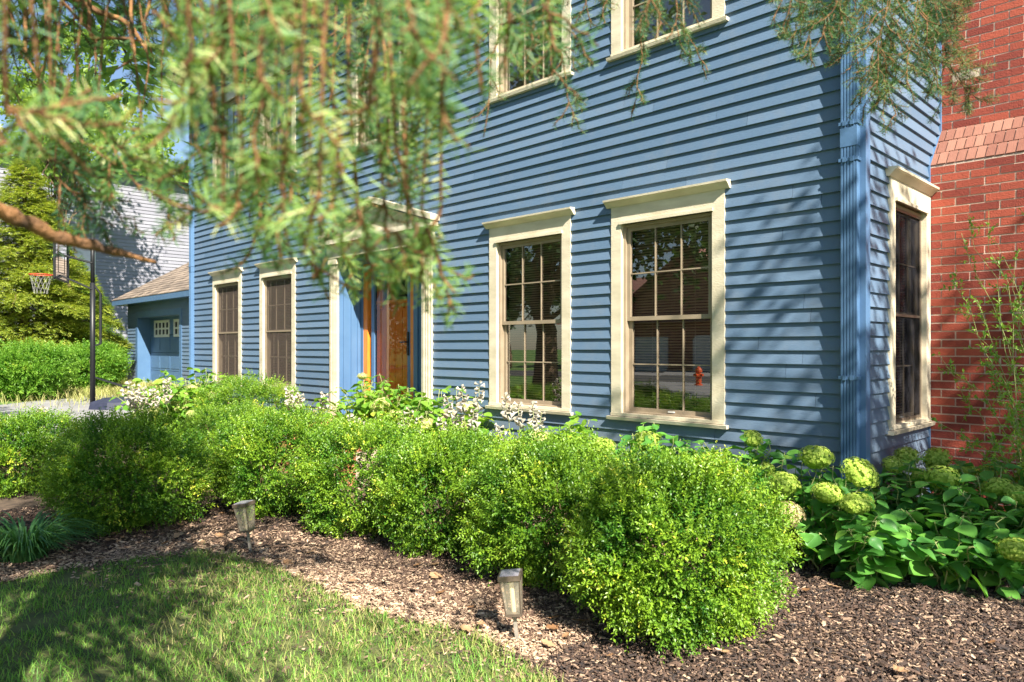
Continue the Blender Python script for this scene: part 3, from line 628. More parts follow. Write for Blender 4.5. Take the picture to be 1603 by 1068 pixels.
# fire hydrant
hy = thing('fire_hydrant', (-14.3, -18.8, 0), 'orange-red fire hydrant by the street, mirrored in the big window', 'hydrant')
mb = MB(); b = np.array([-14.3, -18.8, 0]); mb.tube([b, b + (0, 0, .05), b + (0, 0, .06), b + (0, 0, .5), b + (0, 0, .52), b + (0, 0, .6), b + (0, 0, .68), b + (0, 0, .73)], [.16, .16, .11, .11, .14, .13, .08, .02], 14); mb.build('barrel', M['hydrant'], hy)
for dx, dy in ((.19, 0), (-.19, 0), (0, .2)): mb = MB(); mb.tube([b + (0, 0, .4), b + (dx, dy, .4)], .055, 10); mb.build('nozzle', M['hydrant'], hy)

# ================================================================== TREES
def curve(p0, p1, n=8, sag=0., jit=.03):  # gently wandering line from p0 to p1
    t = np.linspace(0, 1, n)[:, None]; P = np.asarray(p0) * (1 - t) + np.asarray(p1) * t
    P[:, 2] += sag * 4 * (t * (1 - t))[:, 0]; L = np.linalg.norm(np.asarray(p1) - p0); P[1:-1] += rs.normal(0, jit * L / n, (n - 2, 3)); return P
def tree(name, label, base, h, cc, rad, nl, ls, m, group=None, nclump=60, tr=.22, lean=(0, 0)):
    base = np.array(base, float); cc = base + np.array(cc, float); rad = np.array(rad, float)
    o = thing(name, base, label, 'tree', group)
    top = np.array([base[0] + lean[0], base[1] + lean[1], base[2] + h * .8]); T = curve(base, top, 10, 0, .12)
    mb = MB(); mb.tube(T, np.linspace(tr, tr * .3, 10) * (1 + .5 * np.exp(-np.arange(10) * 1.2)), 10); mb.build('trunk', M['bark'], o, True)
    cl = rdir(nclump) * (rs.rand(nclump, 1) ** .45) * rad + cc
    br = MB()
    for c in cl[:min(nclump, 46)]:
        k = int(np.clip((c[2] - base[2]) / (h * .8) * 6, 2, 8)); s0 = T[k]; P = curve(s0, c, 7, .1 * np.linalg.norm(c - s0), .25); br.tube(P, np.linspace(tr * .28, .012, 7), 6)
    br.build('branches', M['bark'], o, True)
    ci = rs.randint(0, nclump, nl); sp = (rad.mean() * .30) * rs.uniform(.5, 1.3, nclump)
    P = cl[ci] + rdir(nl) * (rs.rand(nl, 1) ** .5) * sp[ci][:, None] * np.array([1.15, 1.15, .75]); D = rdir(nl) + np.array([0, 0, -.35])
    X, Y, Z = frames(D, rs.uniform(0, 6.28, nl)); L = ls * rs.uniform(.6, 1.2, nl)
    mb = MB(); r = np.clip(rs.rand(nl) * .7 + rs.rand(nclump)[ci] * .3, 0, 1)
    mb.inst(*LEAF, P, X * (L * .75)[:, None], Y * L[:, None], Z * L[:, None], 0, r); mb.build('crown', m, o)
    return o
# tree right of the frame: dapples the house corner and the mulch
tree('shade_tree', 'broadleaf tree beyond the right edge, dappling the house corner', (4.6, -2.3, 0), 8.2, (-.5, .45, 6.2), (2.0, 2.1, 1.8), 4300, .12, M['crown'], nclump=70, tr=.16)
# trees mirrored in the windows
tree('maple_tree', 'big dark maple in the front yard, mirrored in the left big window', (-12.6, -8.4, 0), 9.5, (1.3, -.4, 5.9), (4.9, 4.4, 3.5), 17000, .20, M['crown'], nclump=100, tr=.3)
tree('street_tree', 'leafy tree by the street, mirrored at the top of the big window', (-9.0, -14.5, 0), 9, (0, 0, 6.4), (3.2, 3.2, 2.3), 16000, .17, M['crown'], nclump=70, tr=.22)
for i, (x, y, r_) in enumerate([(-34, -9, 4.2), (-40, -15, 5), (-33, -20, 4.2), (-46, -4, 5)]):  # unseen row, added as a dark backdrop for the left window reflections
    tree('yard_tree', ['leafy tree left of the driveway, mirrored in the leftmost window', 'tall tree beyond the driveway, mirrored in the second window', 'tree by the street left of the driveway, out of direct view', 'tree in front of the neighbour house, left of the picture'][i], (x, y, 0), r_ * 2.1, (0, 0, r_ * 1.05), (r_, r_, r_ * .95), 12000, .26, M['crown'], 'trees left of the driveway', nclump=90, tr=.25)
for i, (x, y, h) in enumerate([(-36, -30, 9), (-10, -44, 11), (-45, -22, 10), (-2, -34, 9), (-30, -50, 12)]):
    tree('yard_tree', ['tall tree beside the house across the street', 'tree right of the house across the street', 'tree far left across the street', 'green tree across the street behind the camera', 'tree behind the house across the street'][i], (x, y, 0), h, (0, 0, h * .62), (3.6, 3.6, h * .32), 9000, .30, [M['crown'], M['crownlt']][i % 2], 'trees across the street', nclump=60, tr=.25)
# tall trees beyond the garage and neighbour house
for i, (px, dep, h) in enumerate([(180, 46, 17), (40, 50, 15), (-80, 44, 14), (330, 52, 15)]):
    p = at(px, HOR, dep); tree('background_tree', ['tallest light green tree behind the garage roof', 'light green tree behind the pale grey house', 'light green tree at far left behind the evergreen', 'tree behind the left end of the blue house'][i], (p[0], p[1], 0), h, (0, 0, h * .66), (4.6, 4.6, h * .32), 17000, .34, M['crownlt'], 'trees behind the houses', nclump=90, tr=.3)

p = np.array([-30.6, 1.9, 0]); tree('background_tree', 'slender tree in front of the pale grey house, shading its siding', (p[0], p[1], 0), 13, (0, 0, 10.4), (2.8, 2.8, 3.0), 8000, .20, M['crownlt'], 'trees behind the houses', nclump=70, tr=.11)
def layered(name, label, base, h, r0, nb_, m, group=None, z0=.9, sh=.16):
    base = np.array(base, float); o = thing(name, base, label, 'evergreen', group)
    mb = MB(); mb.tube(curve(base, base + (0, 0, h), 8, 0, .05), np.linspace(.2, .03, 8), 8); mb.build('trunk', M['bark'], o, True)
    br = MB(); PP = []; DD = []
    for k in range(nb_):
        t = (k + rs.rand()) / nb_; z = z0 + (h - z0) * t; L = r0 * (1 - t ** 1.2) * rs.uniform(.75, 1.12) + .15; a = k * 2.399 + rs.normal(0, .3)
        d = np.array([math.cos(a), math.sin(a), 0]); e = base + d * L + (0, 0, z - .25 * L * .5); s0 = base + (0, 0, z + .1); P = curve(s0, e, 8, .10 * L, .1); br.tube(P, np.linspace(.035, .008, 8), 5)
        nn_ = int(130 * L * (1 + .2 * L)); tt = rs.rand(nn_) ** .6; q = np.stack([np.interp(tt, np.linspace(0, 1, 8), P[:, j]) for j in range(3)], 1)
        sd_ = rs.normal(0, 1, nn_) * .26 * L * (1.15 - tt) + rs.normal(0, .08, nn_); pr = np.array([-d[1], d[0], 0]); q = q + pr * sd_[:, None] + np.array([0, 0, 1]) * (rs.normal(0, .07, nn_) - .10 * np.abs(sd_))[:, None]
        PP.append(q); DD.append(d * .8 + pr * np.sign(sd_)[:, None] * .6 + np.array([0, 0, -.18]) + rs.normal(0, .3, (nn_, 3)))
    br.build('branches', M['bark'], o, True); P = np.concatenate(PP); D = np.concatenate(DD); N = len(P)
    mb = MB()
    for j in range(9):      # each shoot is a small feather of leaflets
        s_ = (-1) ** j; u = .1 * j; X, Y, Z = frames(D, rs.normal(0, .3, N)); q = P + Y * (sh * u) ; X2, Y2, Z2 = frames(nrm(Y + X * s_ * (.95 - .05 * j) + rs.normal(0, .15, (N, 3)))); L = sh * (.55 - .03 * j)
        mb.inst(*LEAF, q, X2 * L * .28, Y2 * L, Z2 * L * .3, 0, np.clip(rs.rand(N) * .9, 0, 1))
    mb.build('crown', m, o); return o
p = at(40, HOR, 23); layered('evergreen_tree', 'large layered yellow-green evergreen at the far left yard', (p[0], p[1], 0), 7.4, 2.8, 120, M['yewlt'], z0=1.2, sh=.21)
p = at(118, HOR, 27.5); layered('evergreen_tree', 'smaller evergreen between the big evergreen and the garage', (p[0], p[1], 0), 4.8, 2.1, 80, M['crownlt'], z0=.8, sh=.19)

# ================================================================== SHRUBS
def shrub(name, label, c, rx, ry, h, ns, ll=.017, cat='shrub', group=None, m='box', p=3.1, seed=0, z0=.10, ragged=.15, rot=0.):
    rr = np.random.RandomState(seed + 100); o = thing(name, (c[0], c[1], 0), label, cat, group)
    lob = nrm(rr.normal(0, 1, (16, 3))); la = rr.uniform(-.5, .9, 16) * ragged * 1.1; lo2 = nrm(rr.normal(0, 1, (90, 3))); la2 = rr.uniform(-1.1, .9, 90) * ragged * 1.0
    def shape(D, k):
        e = (np.abs(D[:, 0]) ** p + np.abs(D[:, 1]) ** p + np.abs(D[:, 2]) ** p) ** (-1 / p)
        f = 1 + (np.exp(9 * (D @ lob.T - 1)) * la).sum(1) + (np.exp(55 * (D @ lo2.T - 1)) * la2).sum(1)
        q = D * (e * f * k)[:, None]; x, y = q[:, 0] * rx, q[:, 1] * ry; cr, sr = math.cos(rot), math.sin(rot)
        zc = h * .52; z = zc + q[:, 2] * (h - zc) * np.where(q[:, 2] > 0, 1, 1.0)
        tp = 1 - .17 * np.clip((zc - z) / zc, 0, 1) ** 2
        return np.stack([c[0] + (x * cr - y * sr) * tp, c[1] + (x * sr + y * cr) * tp, np.maximum(z, z0 * rr.uniform(.3, 1.2, len(D)))], 1)
    per = 16; nc = int(ns * .80 / per); DC = nrm(rr.normal(0, 1, (nc, 3)) + np.array([0, 0, .15])); kc = rr.uniform(.84, 1.0 + ragged * .35, nc); C = shape(DC, kc); OC = nrm(shape(DC, kc * 1.1) - C)
    ii = np.repeat(np.arange(nc), per); n1 = len(ii); off = rr.normal(0, 1, (n1, 3)) * (ll * 1.75); off -= OC[ii] * (off * OC[ii]).sum(1, keepdims=True) * .35
    sag_ = OC[ii] * (-6.0 * (off ** 2).sum(1, keepdims=True)); Pa = C[ii] + off + sag_; da = nrm(OC[ii] * .9 + off / (ll * 1.75) * .42 + rr.normal(0, .22, (n1, 3)) + np.array([0, 0, .38]))
    n2 = ns - n1; D = nrm(rr.normal(0, 1, (n2, 3))); k2 = rr.uniform(.60, .86, n2); Pb = shape(D, k2); db = nrm(nrm(shape(D, k2 * 1.1) - Pb) + rr.normal(0, .5, (n2, 3)))
    P = np.concatenate([Pa, Pb]); P[:, 2] = np.maximum(P[:, 2], z0 * .4); dd = np.concatenate([da, db]); k = np.concatenate([np.ones(n1), k2])
    cr_ = np.concatenate([rr.normal(0, .13, nc)[ii], np.zeros(n2)])
    SL = rr.uniform(2.6, 6.2, ns) * ll; base_r = np.clip(.42 + .25 * np.sin(P[:, 0] * 9 + seed) * np.sin(P[:, 2] * 11 + P[:, 1] * 8) + rr.normal(0, .10, ns) + cr_ - (k < .88) * .55, 0, 1)  # inner leaves darkened: shade of the gaps put into the colour
    mb = MB(); npair = 6
    for j in range(npair):
        u = (j + .3) / npair; X, Y, Z = frames(dd, rr.uniform(0, 6.28, ns)); q = P + dd * (SL * u)[:, None] - dd * .3 * SL[:, None]
        for s_ in (-1, 1):
            ld = nrm(Y * (.55 + .4 * u) + X * s_ * .9 + rr.normal(0, .22, (ns, 3))); a, b, cc_ = frames(ld, rr.normal(0, .5, ns)); L = ll * rr.uniform(.75, 1.2, ns) * (1 - .25 * u)
            mb.inst(*LEAF, q, a * (L * .52)[:, None], b * L[:, None], cc_ * L[:, None], 0, np.clip(base_r + .35 * (u - .4) + rr.normal(0, .08, ns), 0, 1))  # leaves lighten towards the shoot tips, top light painted in
    X, Y, Z = frames(dd, None)
    mb.build('foliage', M[m], o)
    st = MB()
    for i in range(26):
        a = rr.uniform(0, 6.28); q = np.array([c[0] + math.cos(a) * rx * .18, c[1] + math.sin(a) * ry * .18, 0]); e = np.array([c[0] + math.cos(a) * rx * rr.uniform(.4, .85), c[1] + math.sin(a) * ry * rr.uniform(.4, .85), h * rr.uniform(.35, .85)])
        st.tube(curve(q, e, 6, .03, .4), np.linspace(.009, .003, 6), 5)
    st.build('stems', M['dstem'], o, True)
    return o
HG = 'clipped boxwood shrubs of the hedge'
def gp(px, dep): q = at(px, HOR, dep); return (q[0], q[1])
shrub('boxwood_shrub', 'largest boxwood, at the right end of the hedge beside the hydrangeas', gp(1052, 3.66), .44, .52, .82, 7200, .0245, group=HG, seed=1)
shrub('boxwood_shrub', 'boxwood left of the largest one, right behind the nearer garden light', gp(868, 4.42), .46, .46, .77, 5400, .025, group=HG, seed=2)
shrub('boxwood_shrub', 'boxwood in the middle of the hedge, third from its right end', gp(705, 5.08), .43, .46, .76, 4900, .025, group=HG, seed=3)
shrub('boxwood_shrub', 'boxwood fourth from the right end of the hedge', gp(575, 5.6), .45, .46, .78, 4700, .025, group=HG, seed=4)
shrub('boxwood_shrub', 'boxwood behind the farther garden light, where the hedge bends', gp(430, 6.25), .47, .46, .82, 4700, .0255, group=HG, seed=5)
shrub('boxwood_shrub', 'broad half-shaded boxwood in front of the hedge bend at left', gp(196, 5.7), .54, .50, .84, 5800, .025, group=HG, seed=6)
shrub('boxwood_shrub', 'leftmost boxwood, partly out of the picture behind the strappy clump', gp(28, 7.1), .50, .50, .74, 4700, .026, group=HG, seed=7)
shrub('boxwood_shrub', 'rounded boxwood under the second window, behind the hedge', gp(392, 9.2), .62, .6, .98, 5200, .024, group=HG, seed=8)
shrub('boxwood_shrub', 'low boxwood behind the bend of the hedge', gp(362, 7.2), .38, .42, .78, 4200, .02, group=HG, seed=9)
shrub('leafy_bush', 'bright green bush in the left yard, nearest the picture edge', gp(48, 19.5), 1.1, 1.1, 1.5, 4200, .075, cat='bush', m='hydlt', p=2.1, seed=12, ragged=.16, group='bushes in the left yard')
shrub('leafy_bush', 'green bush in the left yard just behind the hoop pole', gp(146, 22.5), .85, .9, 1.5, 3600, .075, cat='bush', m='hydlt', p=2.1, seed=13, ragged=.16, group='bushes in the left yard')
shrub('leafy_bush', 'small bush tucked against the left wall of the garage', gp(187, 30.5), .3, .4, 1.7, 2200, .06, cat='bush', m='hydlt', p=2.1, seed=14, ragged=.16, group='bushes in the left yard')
def ringgrass(name, label, c, rx, ry, n, L=.28):
    P = np.stack([c[0] + rs.normal(0, rx, n), c[1] + rs.normal(0, ry, n), np.full(n, .01)], 1); az = rs.uniform(0, 6.28, n); ti = np.abs(rs.normal(0, .35, n)) + .1
    D = np.stack([np.cos(az) * np.sin(ti), np.sin(az) * np.sin(ti), np.cos(ti)], 1); X, Y, Z = frames(D, None, np.stack([-np.cos(az), -np.sin(az), .4 + 0 * az], 1)); l = L * rs.uniform(.5, 1.1, n)
    mb = MB(); mb.inst(*BLADE, P, X * .014, Y * l[:, None], -Z * l[:, None], 0, rs.rand(n)); tag(mb.build(name, M['drygrass']), label, 'grass', kind='stuff')
q = gp(150, 25); ringgrass('tall_grass', 'sunlit tall grass between the driveway and the left yard bushes', q, 3.4, 1.8, 26000, .34)

# ------------------------------------------------------------------ hydrangeas
def headmesh(name, m, seed, n=430):
    rr = np.random.RandomState(seed); D = nrm(rr.normal(0, 1, (n, 3)) + np.array([0, 0, .25])); rad = rr.uniform(.86, 1.04, n) * (1 - .18 * (D[:, 2] < -.2)); P = D * rad[:, None] * np.array([1, 1, .8])
    TV = []; TF = []
    for k in range(4):
        a = k * math.pi / 2; c, s_ = math.cos(a), math.sin(a); b = len(TV)
        for x, y, z in ((0, 0, 0), (.55, -.42, .12), (1, 0, .18), (.55, .42, .12)): TV.append((x * c - y * s_, x * s_ + y * c, z))
        TF.append((b, b + 1, b + 2, b + 3))
    X, Y, Z = frames(nrm(np.cross(D, rr.normal(0, 1, (n, 3)))), None, D); s2 = rr.uniform(.075, .125, n)[:, None]
    mb = MB(); mb.inst(TV, TF, P, X * s2, Y * s2, nrm(D + rr.normal(0, .25, (n, 3))) * s2, 0, np.clip(rr.rand(n) * .75 + .25 * D[:, 2], 0, 1))
    u = nrm(rr.normal(0, 1, (120, 3))); 
    th = np.linspace(0, math.pi, 7); ph = np.arange(10) * .628; V = [(math.sin(t) * math.cos(f) * .78, math.sin(t) * math.sin(f) * .78, math.cos(t) * .62) for t in th for f in ph]
    mb.add(V, [(i * 10 + j, i * 10 + (j + 1) % 10, (i + 1) * 10 + (j + 1) % 10, (i + 1) * 10 + j) for i in range(6) for j in range(10)], 0, .0)
    o = mb.build(name, m); me = o.data; bpy.data.objects.remove(o); return me
HM = {'green': [headmesh('flower_head', M['floret'], s_) for s_ in (1, 2, 3)], 'pale': [headmesh('flower_head', M['floretpale'], s_, 260) for s_ in (4, 5)], 'dry': [headmesh('flower_head', M['floretdry'], 6)]}
def hydrangea(label, c, r, h, nst, heads, lm='hydl', ls=.125, kind='green', group='hydrangeas by the house', lift=0., woody=True, dens=1.):
    o = thing('hydrangea', (c[0], c[1], 0), label, 'hydrangea', group); st = MB(); LO = []; LD = []; LS = []
    tips = []
    for i in range(nst):
        a = rs.uniform(0, 6.283); rr_ = r * math.sqrt(rs.rand()); tips.append((np.array([c[0] + math.cos(a) * rr_, c[1] + math.sin(a) * rr_, h * rs.uniform(.74, 1.03) * (1 - .28 * (rr_ / r) ** 2)]), None))
    for hd in heads: tips.append((np.array(hd[0]) - np.array([0, 0, hd[1] * .6]), hd))
    for T, hd in tips:
        v = T[:2] - np.array(c[:2]); b = np.array([c[0] + v[0] * .35 + rs.normal(0, .05), c[1] + v[1] * .35 + rs.normal(0, .05), 0.])
        P = curve(b, T, 9, .02, .25); P[:, :2] += ((np.linspace(0, 1, 9) ** 2 - np.linspace(0, 1, 9))[:, None]) * v * .25
        st.tube(P, np.linspace(.0055, .003, 9), 5)
        nl = int(rs.randint(4, 7) * dens); a0 = rs.uniform(0, 3.14); H = T[2]
        for k in range(nl):
            t = 1 - k * .13 * (.9 / max(H, .6)) - rs.rand() * .03 - (.06 if hd is not None else 0)
            if t < .18: break
            q = np.array([np.interp(t, np.linspace(0, 1, 9), P[:, j]) for j in range(3)])
            for s_ in (0, math.pi):
                a = a0 + k * 1.57 + s_ + rs.normal(0, .25); d = np.array([math.cos(a), math.sin(a), rs.uniform(-.65, .35)]); L = ls * rs.uniform(.6, 1.15) * (.62 + .38 * min(1, k * .6 + .2))
                LO.append(q + nrm(d) * .03); LD.append(d); LS.append(L)
                st.tube([q, q + nrm(d) * .034], [.0022, .0016], 4)
    st.build('stems', M['hstem'], o, True)
    LO, LD, LS = np.array(LO), np.array(LD), np.array(LS); X, Y, Z = frames(LD, rs.normal(0, .35, len(LD)))
    mb = MB(); mb.inst(*HEART, LO, X * (LS * 1.0)[:, None], Y * LS[:, None], Z * LS[:, None], 0, rs.rand(len(LD))); mb.build('leaves', M[lm], o, True)
    for i, hd in enumerate(heads):
        me = HM[hd[2] if len(hd) > 2 else kind]; ho = bpy.data.objects.new('flower_head', me[i % len(me)]); COL.objects.link(ho); ho.parent = o
        ho.location = Vector(hd[0]) - o.location; s_ = hd[1]; ho.scale = (s_, s_, s_ * rs.uniform(.85, 1.05)); ho.rotation_euler = (rs.normal(0, .25), rs.normal(0, .25), rs.uniform(0, 6.28))
    return o
def hd(px, py, dep, rpx, kind=None): r_ = (tuple(at(px, py, dep)), rpx / FPX * dep); return r_ + ((kind,) if kind else ())
q = gp(1290, 4.7); hydrangea('hydrangea at the house corner with two stacked green heads', q, .44, .70, 26, [hd(1277, 718, 4.7, 27), hd(1345, 742, 4.35, 30), hd(1341, 790, 4.25, 26), hd(1296, 774, 4.4, 25), hd(1232, 808, 4.1, 27, 'dry'), hd(1225, 760, 4.6, 27)])
q = gp(1440, 4.85); hydrangea('hydrangea left of the wispy shrub, under the side window', q, .52, .71, 34, [hd(1420, 716, 5.2, 20), hd(1466, 720, 5.1, 22), hd(1475, 750, 4.6, 29), hd(1398, 728, 5.0, 17), hd(1512, 738, 5.1, 18), hd(1440, 748, 4.9, 18)])
q = gp(1568, 4.6); hydrangea('hydrangea at the right picture edge below the brick chimney', q, .55, .71, 38, [hd(1560, 764, 4.5, 23), hd(1590, 862, 3.9, 27), hd(1592, 775, 4.4, 20), hd(1548, 742, 4.9, 16), hd(1620, 740, 4.6, 24)])
q = gp(1500, 4.25); hydrangea('low leafy hydrangea in front of the other two on the right', q, .46, .50, 26, [], ls=.14)
q = gp(1350, 4.35); hydrangea('low leafy hydrangea beside the largest boxwood', q, .36, .46, 17, [], ls=.13)
q = gp(1160, 5.2); hydrangea('hydrangea behind the largest boxwood, right of the big window sill', q, .46, .82, 32, [hd(1178, 688, 5.3, 17), hd(1150, 742, 4.9, 18), hd(1200, 735, 5.0, 14)])
q = gp(1010, 5.75); hydrangea('hydrangea under the big right-hand window', q, .50, .86, 36, [hd(1013, 690, 5.7, 23), hd(944, 700, 5.6, 21)])
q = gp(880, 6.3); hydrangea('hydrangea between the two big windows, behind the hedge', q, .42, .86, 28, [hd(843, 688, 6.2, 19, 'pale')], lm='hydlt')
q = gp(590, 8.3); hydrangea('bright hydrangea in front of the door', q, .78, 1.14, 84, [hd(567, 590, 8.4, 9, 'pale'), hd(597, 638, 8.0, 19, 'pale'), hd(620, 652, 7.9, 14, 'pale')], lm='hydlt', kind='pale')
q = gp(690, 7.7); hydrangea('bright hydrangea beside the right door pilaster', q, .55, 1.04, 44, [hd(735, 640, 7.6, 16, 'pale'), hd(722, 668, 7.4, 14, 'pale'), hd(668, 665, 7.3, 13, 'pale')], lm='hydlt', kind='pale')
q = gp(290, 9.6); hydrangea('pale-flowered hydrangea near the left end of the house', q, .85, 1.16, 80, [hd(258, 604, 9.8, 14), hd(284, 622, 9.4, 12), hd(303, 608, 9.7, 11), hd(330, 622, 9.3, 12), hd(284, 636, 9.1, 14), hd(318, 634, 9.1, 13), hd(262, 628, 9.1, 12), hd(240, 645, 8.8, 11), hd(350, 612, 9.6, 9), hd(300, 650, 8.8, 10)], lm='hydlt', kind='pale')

# ------------------------------------------------------------------ hostas
BELL = []
BF = []
for i, (r_, z) in enumerate(((.05, 0), (.12, .35), (.20, .6), (.46, 1.))):
    for k in range(6): a = k * 1.0472 + .5 * (i % 2) * 0; rr_ = r_ * (1.35 if (i == 3 and k % 2) else 1); BELL.append((rr_ * math.cos(a), rr_ * math.sin(a), z))
for i in range(3):
    for k in range(6): BF.append((i * 6 + k, i * 6 + (k + 1) % 6, (i + 1) * 6 + (k + 1) % 6, (i + 1) * 6 + k))
BELL = np.array(BELL)[:, [0, 2, 1]]; BF = np.array(BF)
def hosta(label, c, tips, nleaf=26, lr=.34, cat='hosta', group='flowering hostas', m='hydlt', fl=.06):
    o = thing('hosta', (c[0], c[1], 0), label, cat, group); n = nleaf; az = np.arange(n) * 2.399 + rs.normal(0, .2, n); ti = rs.uniform(.5, 1.25, n)
    D = np.stack([np.cos(az) * np.sin(ti), np.sin(az) * np.sin(ti), np.cos(ti)], 1); b = np.array([c[0], c[1], .02]); LL = lr * rs.uniform(.4, .75, n); O = b + D * (LL * .9)[:, None]
    X, Y, Z = frames(nrm(D + np.array([0, 0, -.45]))); mb = MB(); s_ = .20 * rs.uniform(.7, 1.1, n); mb.inst(*HEART, O, X * (s_ * .9)[:, None], Y * s_[:, None], Z * s_[:, None] * .9, 0, rs.rand(n))
    for i in range(n): mb.tube([b, O[i]], [.005, .004], 4)
    mb.build('leaves', M[m], o, True)
    for T in tips:
        T = np.array(T); s0 = b + np.array([*(T[:2] - b[:2]) * .2, 0]); P = curve(s0, T, 9, .03, .12); mb = MB(); mb.tube(P, np.linspace(.005, .0025, 9), 5); sc = mb.build('scape', M['hstem'], o, True)
        k = rs.randint(11, 16); t = np.linspace(.80, 1.0, k); q = np.stack([np.interp(t, np.linspace(0, 1, 9), P[:, j]) for j in range(3)], 1); a = np.arange(k) * 2.4
        d = np.stack([np.cos(a), np.sin(a), -1.1 + 1.5 * (t - .80) / .2], 1); X, Y, Z = frames(nrm(d)); L = fl * rs.uniform(.7, 1.15, k) * (1 - .35 * (t - .8) / .2); mb = MB()
        mb.inst(BELL, BF, q, X * (L * .8)[:, None], Y * L[:, None], Z * (L * .8)[:, None], 0, rs.rand(k) ** 1.4); mb.build('flowers', M['white'], sc)
T = lambda L_, dep: [at(x, y, dep + rs.normal(0, .12)) for x, y in L_]
hosta('hosta whose tall white stalks stand between the door and the big windows', gp(735, 6.9), T([(700, 622), (723, 606), (750, 600), (715, 640), (690, 655), (742, 642)], 6.9), fl=.072)
hosta('hosta whose white stalks stand under the left big window', gp(815, 6.3), T([(791, 620), (812, 632), (833, 634), (782, 668), (848, 646)], 6.4), fl=.066)
hosta('hosta with drooping white stalks near the second window', gp(480, 8.6), T([(452, 612), (470, 618), (508, 618), (500, 640), (455, 632)], 8.6), fl=.075)
hosta('hosta with a dense fan of white stalks at the left driveway edge', gp(255, 8.6), T([(203, 600), (212, 612), (222, 606), (205, 622), (218, 632), (262, 596), (226, 645), (195, 612), (240, 612)], 8.8), fl=.075)
hosta('hosta with pale stalks in front of the door hydrangea', gp(640, 7.2), T([(548, 652), (560, 660), (640, 640), (655, 655), (628, 665), (575, 668)], 7.3), fl=.07)
hosta('hosta with pale stalks between the left hedge and the driveway', gp(30, 8.6), T([(14, 652), (25, 672), (72, 655), (68, 640), (5, 690), (40, 655)], 8.4), fl=.075)

# ------------------------------------------------------------------ strappy clump
def clump(label, c, n, L):
    o = thing('lily_clump', (c[0], c[1], 0), label, 'clump of grass')
    mb = MB()
    for i in range(n):
        a = rs.uniform(0, 6.283); l = L * rs.uniform(.55, 1.1); t = np.linspace(0, 1, 8); out = l * rs.uniform(.35, .95); hh = l * rs.uniform(.45, .85)
        b = np.array([c[0], c[1], .01]) + np.array([math.cos(a), math.sin(a), 0]) * rs.uniform(0, .13); d = np.array([math.cos(a), math.sin(a), 0]); s_ = np.array([-d[1], d[0], 0])
        P = b + d * (out * t ** 1.2)[:, None]; P[:, 2] += hh * (1.9 * t - 1.45 * t ** 2); P[:, 2] = np.maximum(P[:, 2], .012); wd_ = .0065 * (1 - t ** 2.5) + .0006
        V = np.concatenate([P - s_ * wd_[:, None] + (0, 0, .002), P, P + s_ * wd_[:, None] + (0, 0, .002)]); F = [(k, 8 + k, 9 + k, k + 1) for k in range(7)] + [(8 + k, 16 + k, 17 + k, 9 + k) for k in range(7)]
        mb.add(V, F, 0, rs.rand())
    mb.build('leaves', M['strap'], o, True)
clump('clump of narrow strap leaves at the left picture edge', gd(38, 878)[:2], 420, .50)
# wispy shrub in front of the chimney
def wispy():
    c = gp(1640, 4.9); o = thing('wispy_shrub', (c[0], c[1], 0), 'tall wispy shrub with thin arching stems before the brick chimney', 'shrub')
    st = MB(); LO = []; LD = []
    ends = [(1505, 365, 4.9), (1515, 335, 5.1), (1548, 330, 5), (1490, 440, 4.7), (1560, 380, 5.1), (1590, 400, 4.9), (1500, 480, 5), (1470, 555, 4.8), (1530, 470, 4.7), (1575, 450, 4.6), (1500, 600, 4.9), (1540, 560, 4.6), (1465, 660, 4.7), (1520, 700, 4.6), (1600, 520, 4.5), (1560, 620, 4.4), (1610, 340, 5), (1590, 600, 4.5), (1585, 680, 4.4), (1550, 690, 4.5), (1605, 640, 4.3), (1595, 450, 4.7)]
    for e in ends:
        E = at(*e); B = np.array([c[0] + rs.normal(0, .06), c[1] + rs.normal(0, .06), 0]); P = curve(B, E, 10, .06, .15); t = np.linspace(0, 1, 10); P[:, :2] += ((t ** 2 - t)[:, None]) * (E - B)[:2] * .5; st.tube(P, np.linspace(.0042, .0012, 10), 5)
        for k in range(22):
            tt = rs.uniform(.35, 1); q = np.array([np.interp(tt, t, P[:, j]) for j in range(3)]); d = nrm(rs.normal(0, 1, 3) + nrm(E - B) * 1.1); l = rs.uniform(.04, .15) * (1.25 - .5 * tt); st.tube([q, q + d * l * .5, q + d * l + (0, 0, -.01)], [.0015, .001, .0008], 4)
            for j in range(int(l / .011)):
                LO.append(q + d * l * (j + .5) / (l / .011)); LD.append(d * .6 + rs.normal(0, .6, 3))
    st.build('stems', M['hstem'], o, True); LO = np.array(LO); LD = np.array(LD); n = len(LO); X, Y, Z = frames(LD, rs.normal(0, .6, n)); L = rs.uniform(.02, .038, n)
    mb = MB(); mb.inst(*LEAF, LO, X * (L * .46)[:, None], Y * L[:, None], Z * L[:, None], 0, rs.rand(n)); mb.build('leaves', M['hydlt'], o)
wispy()

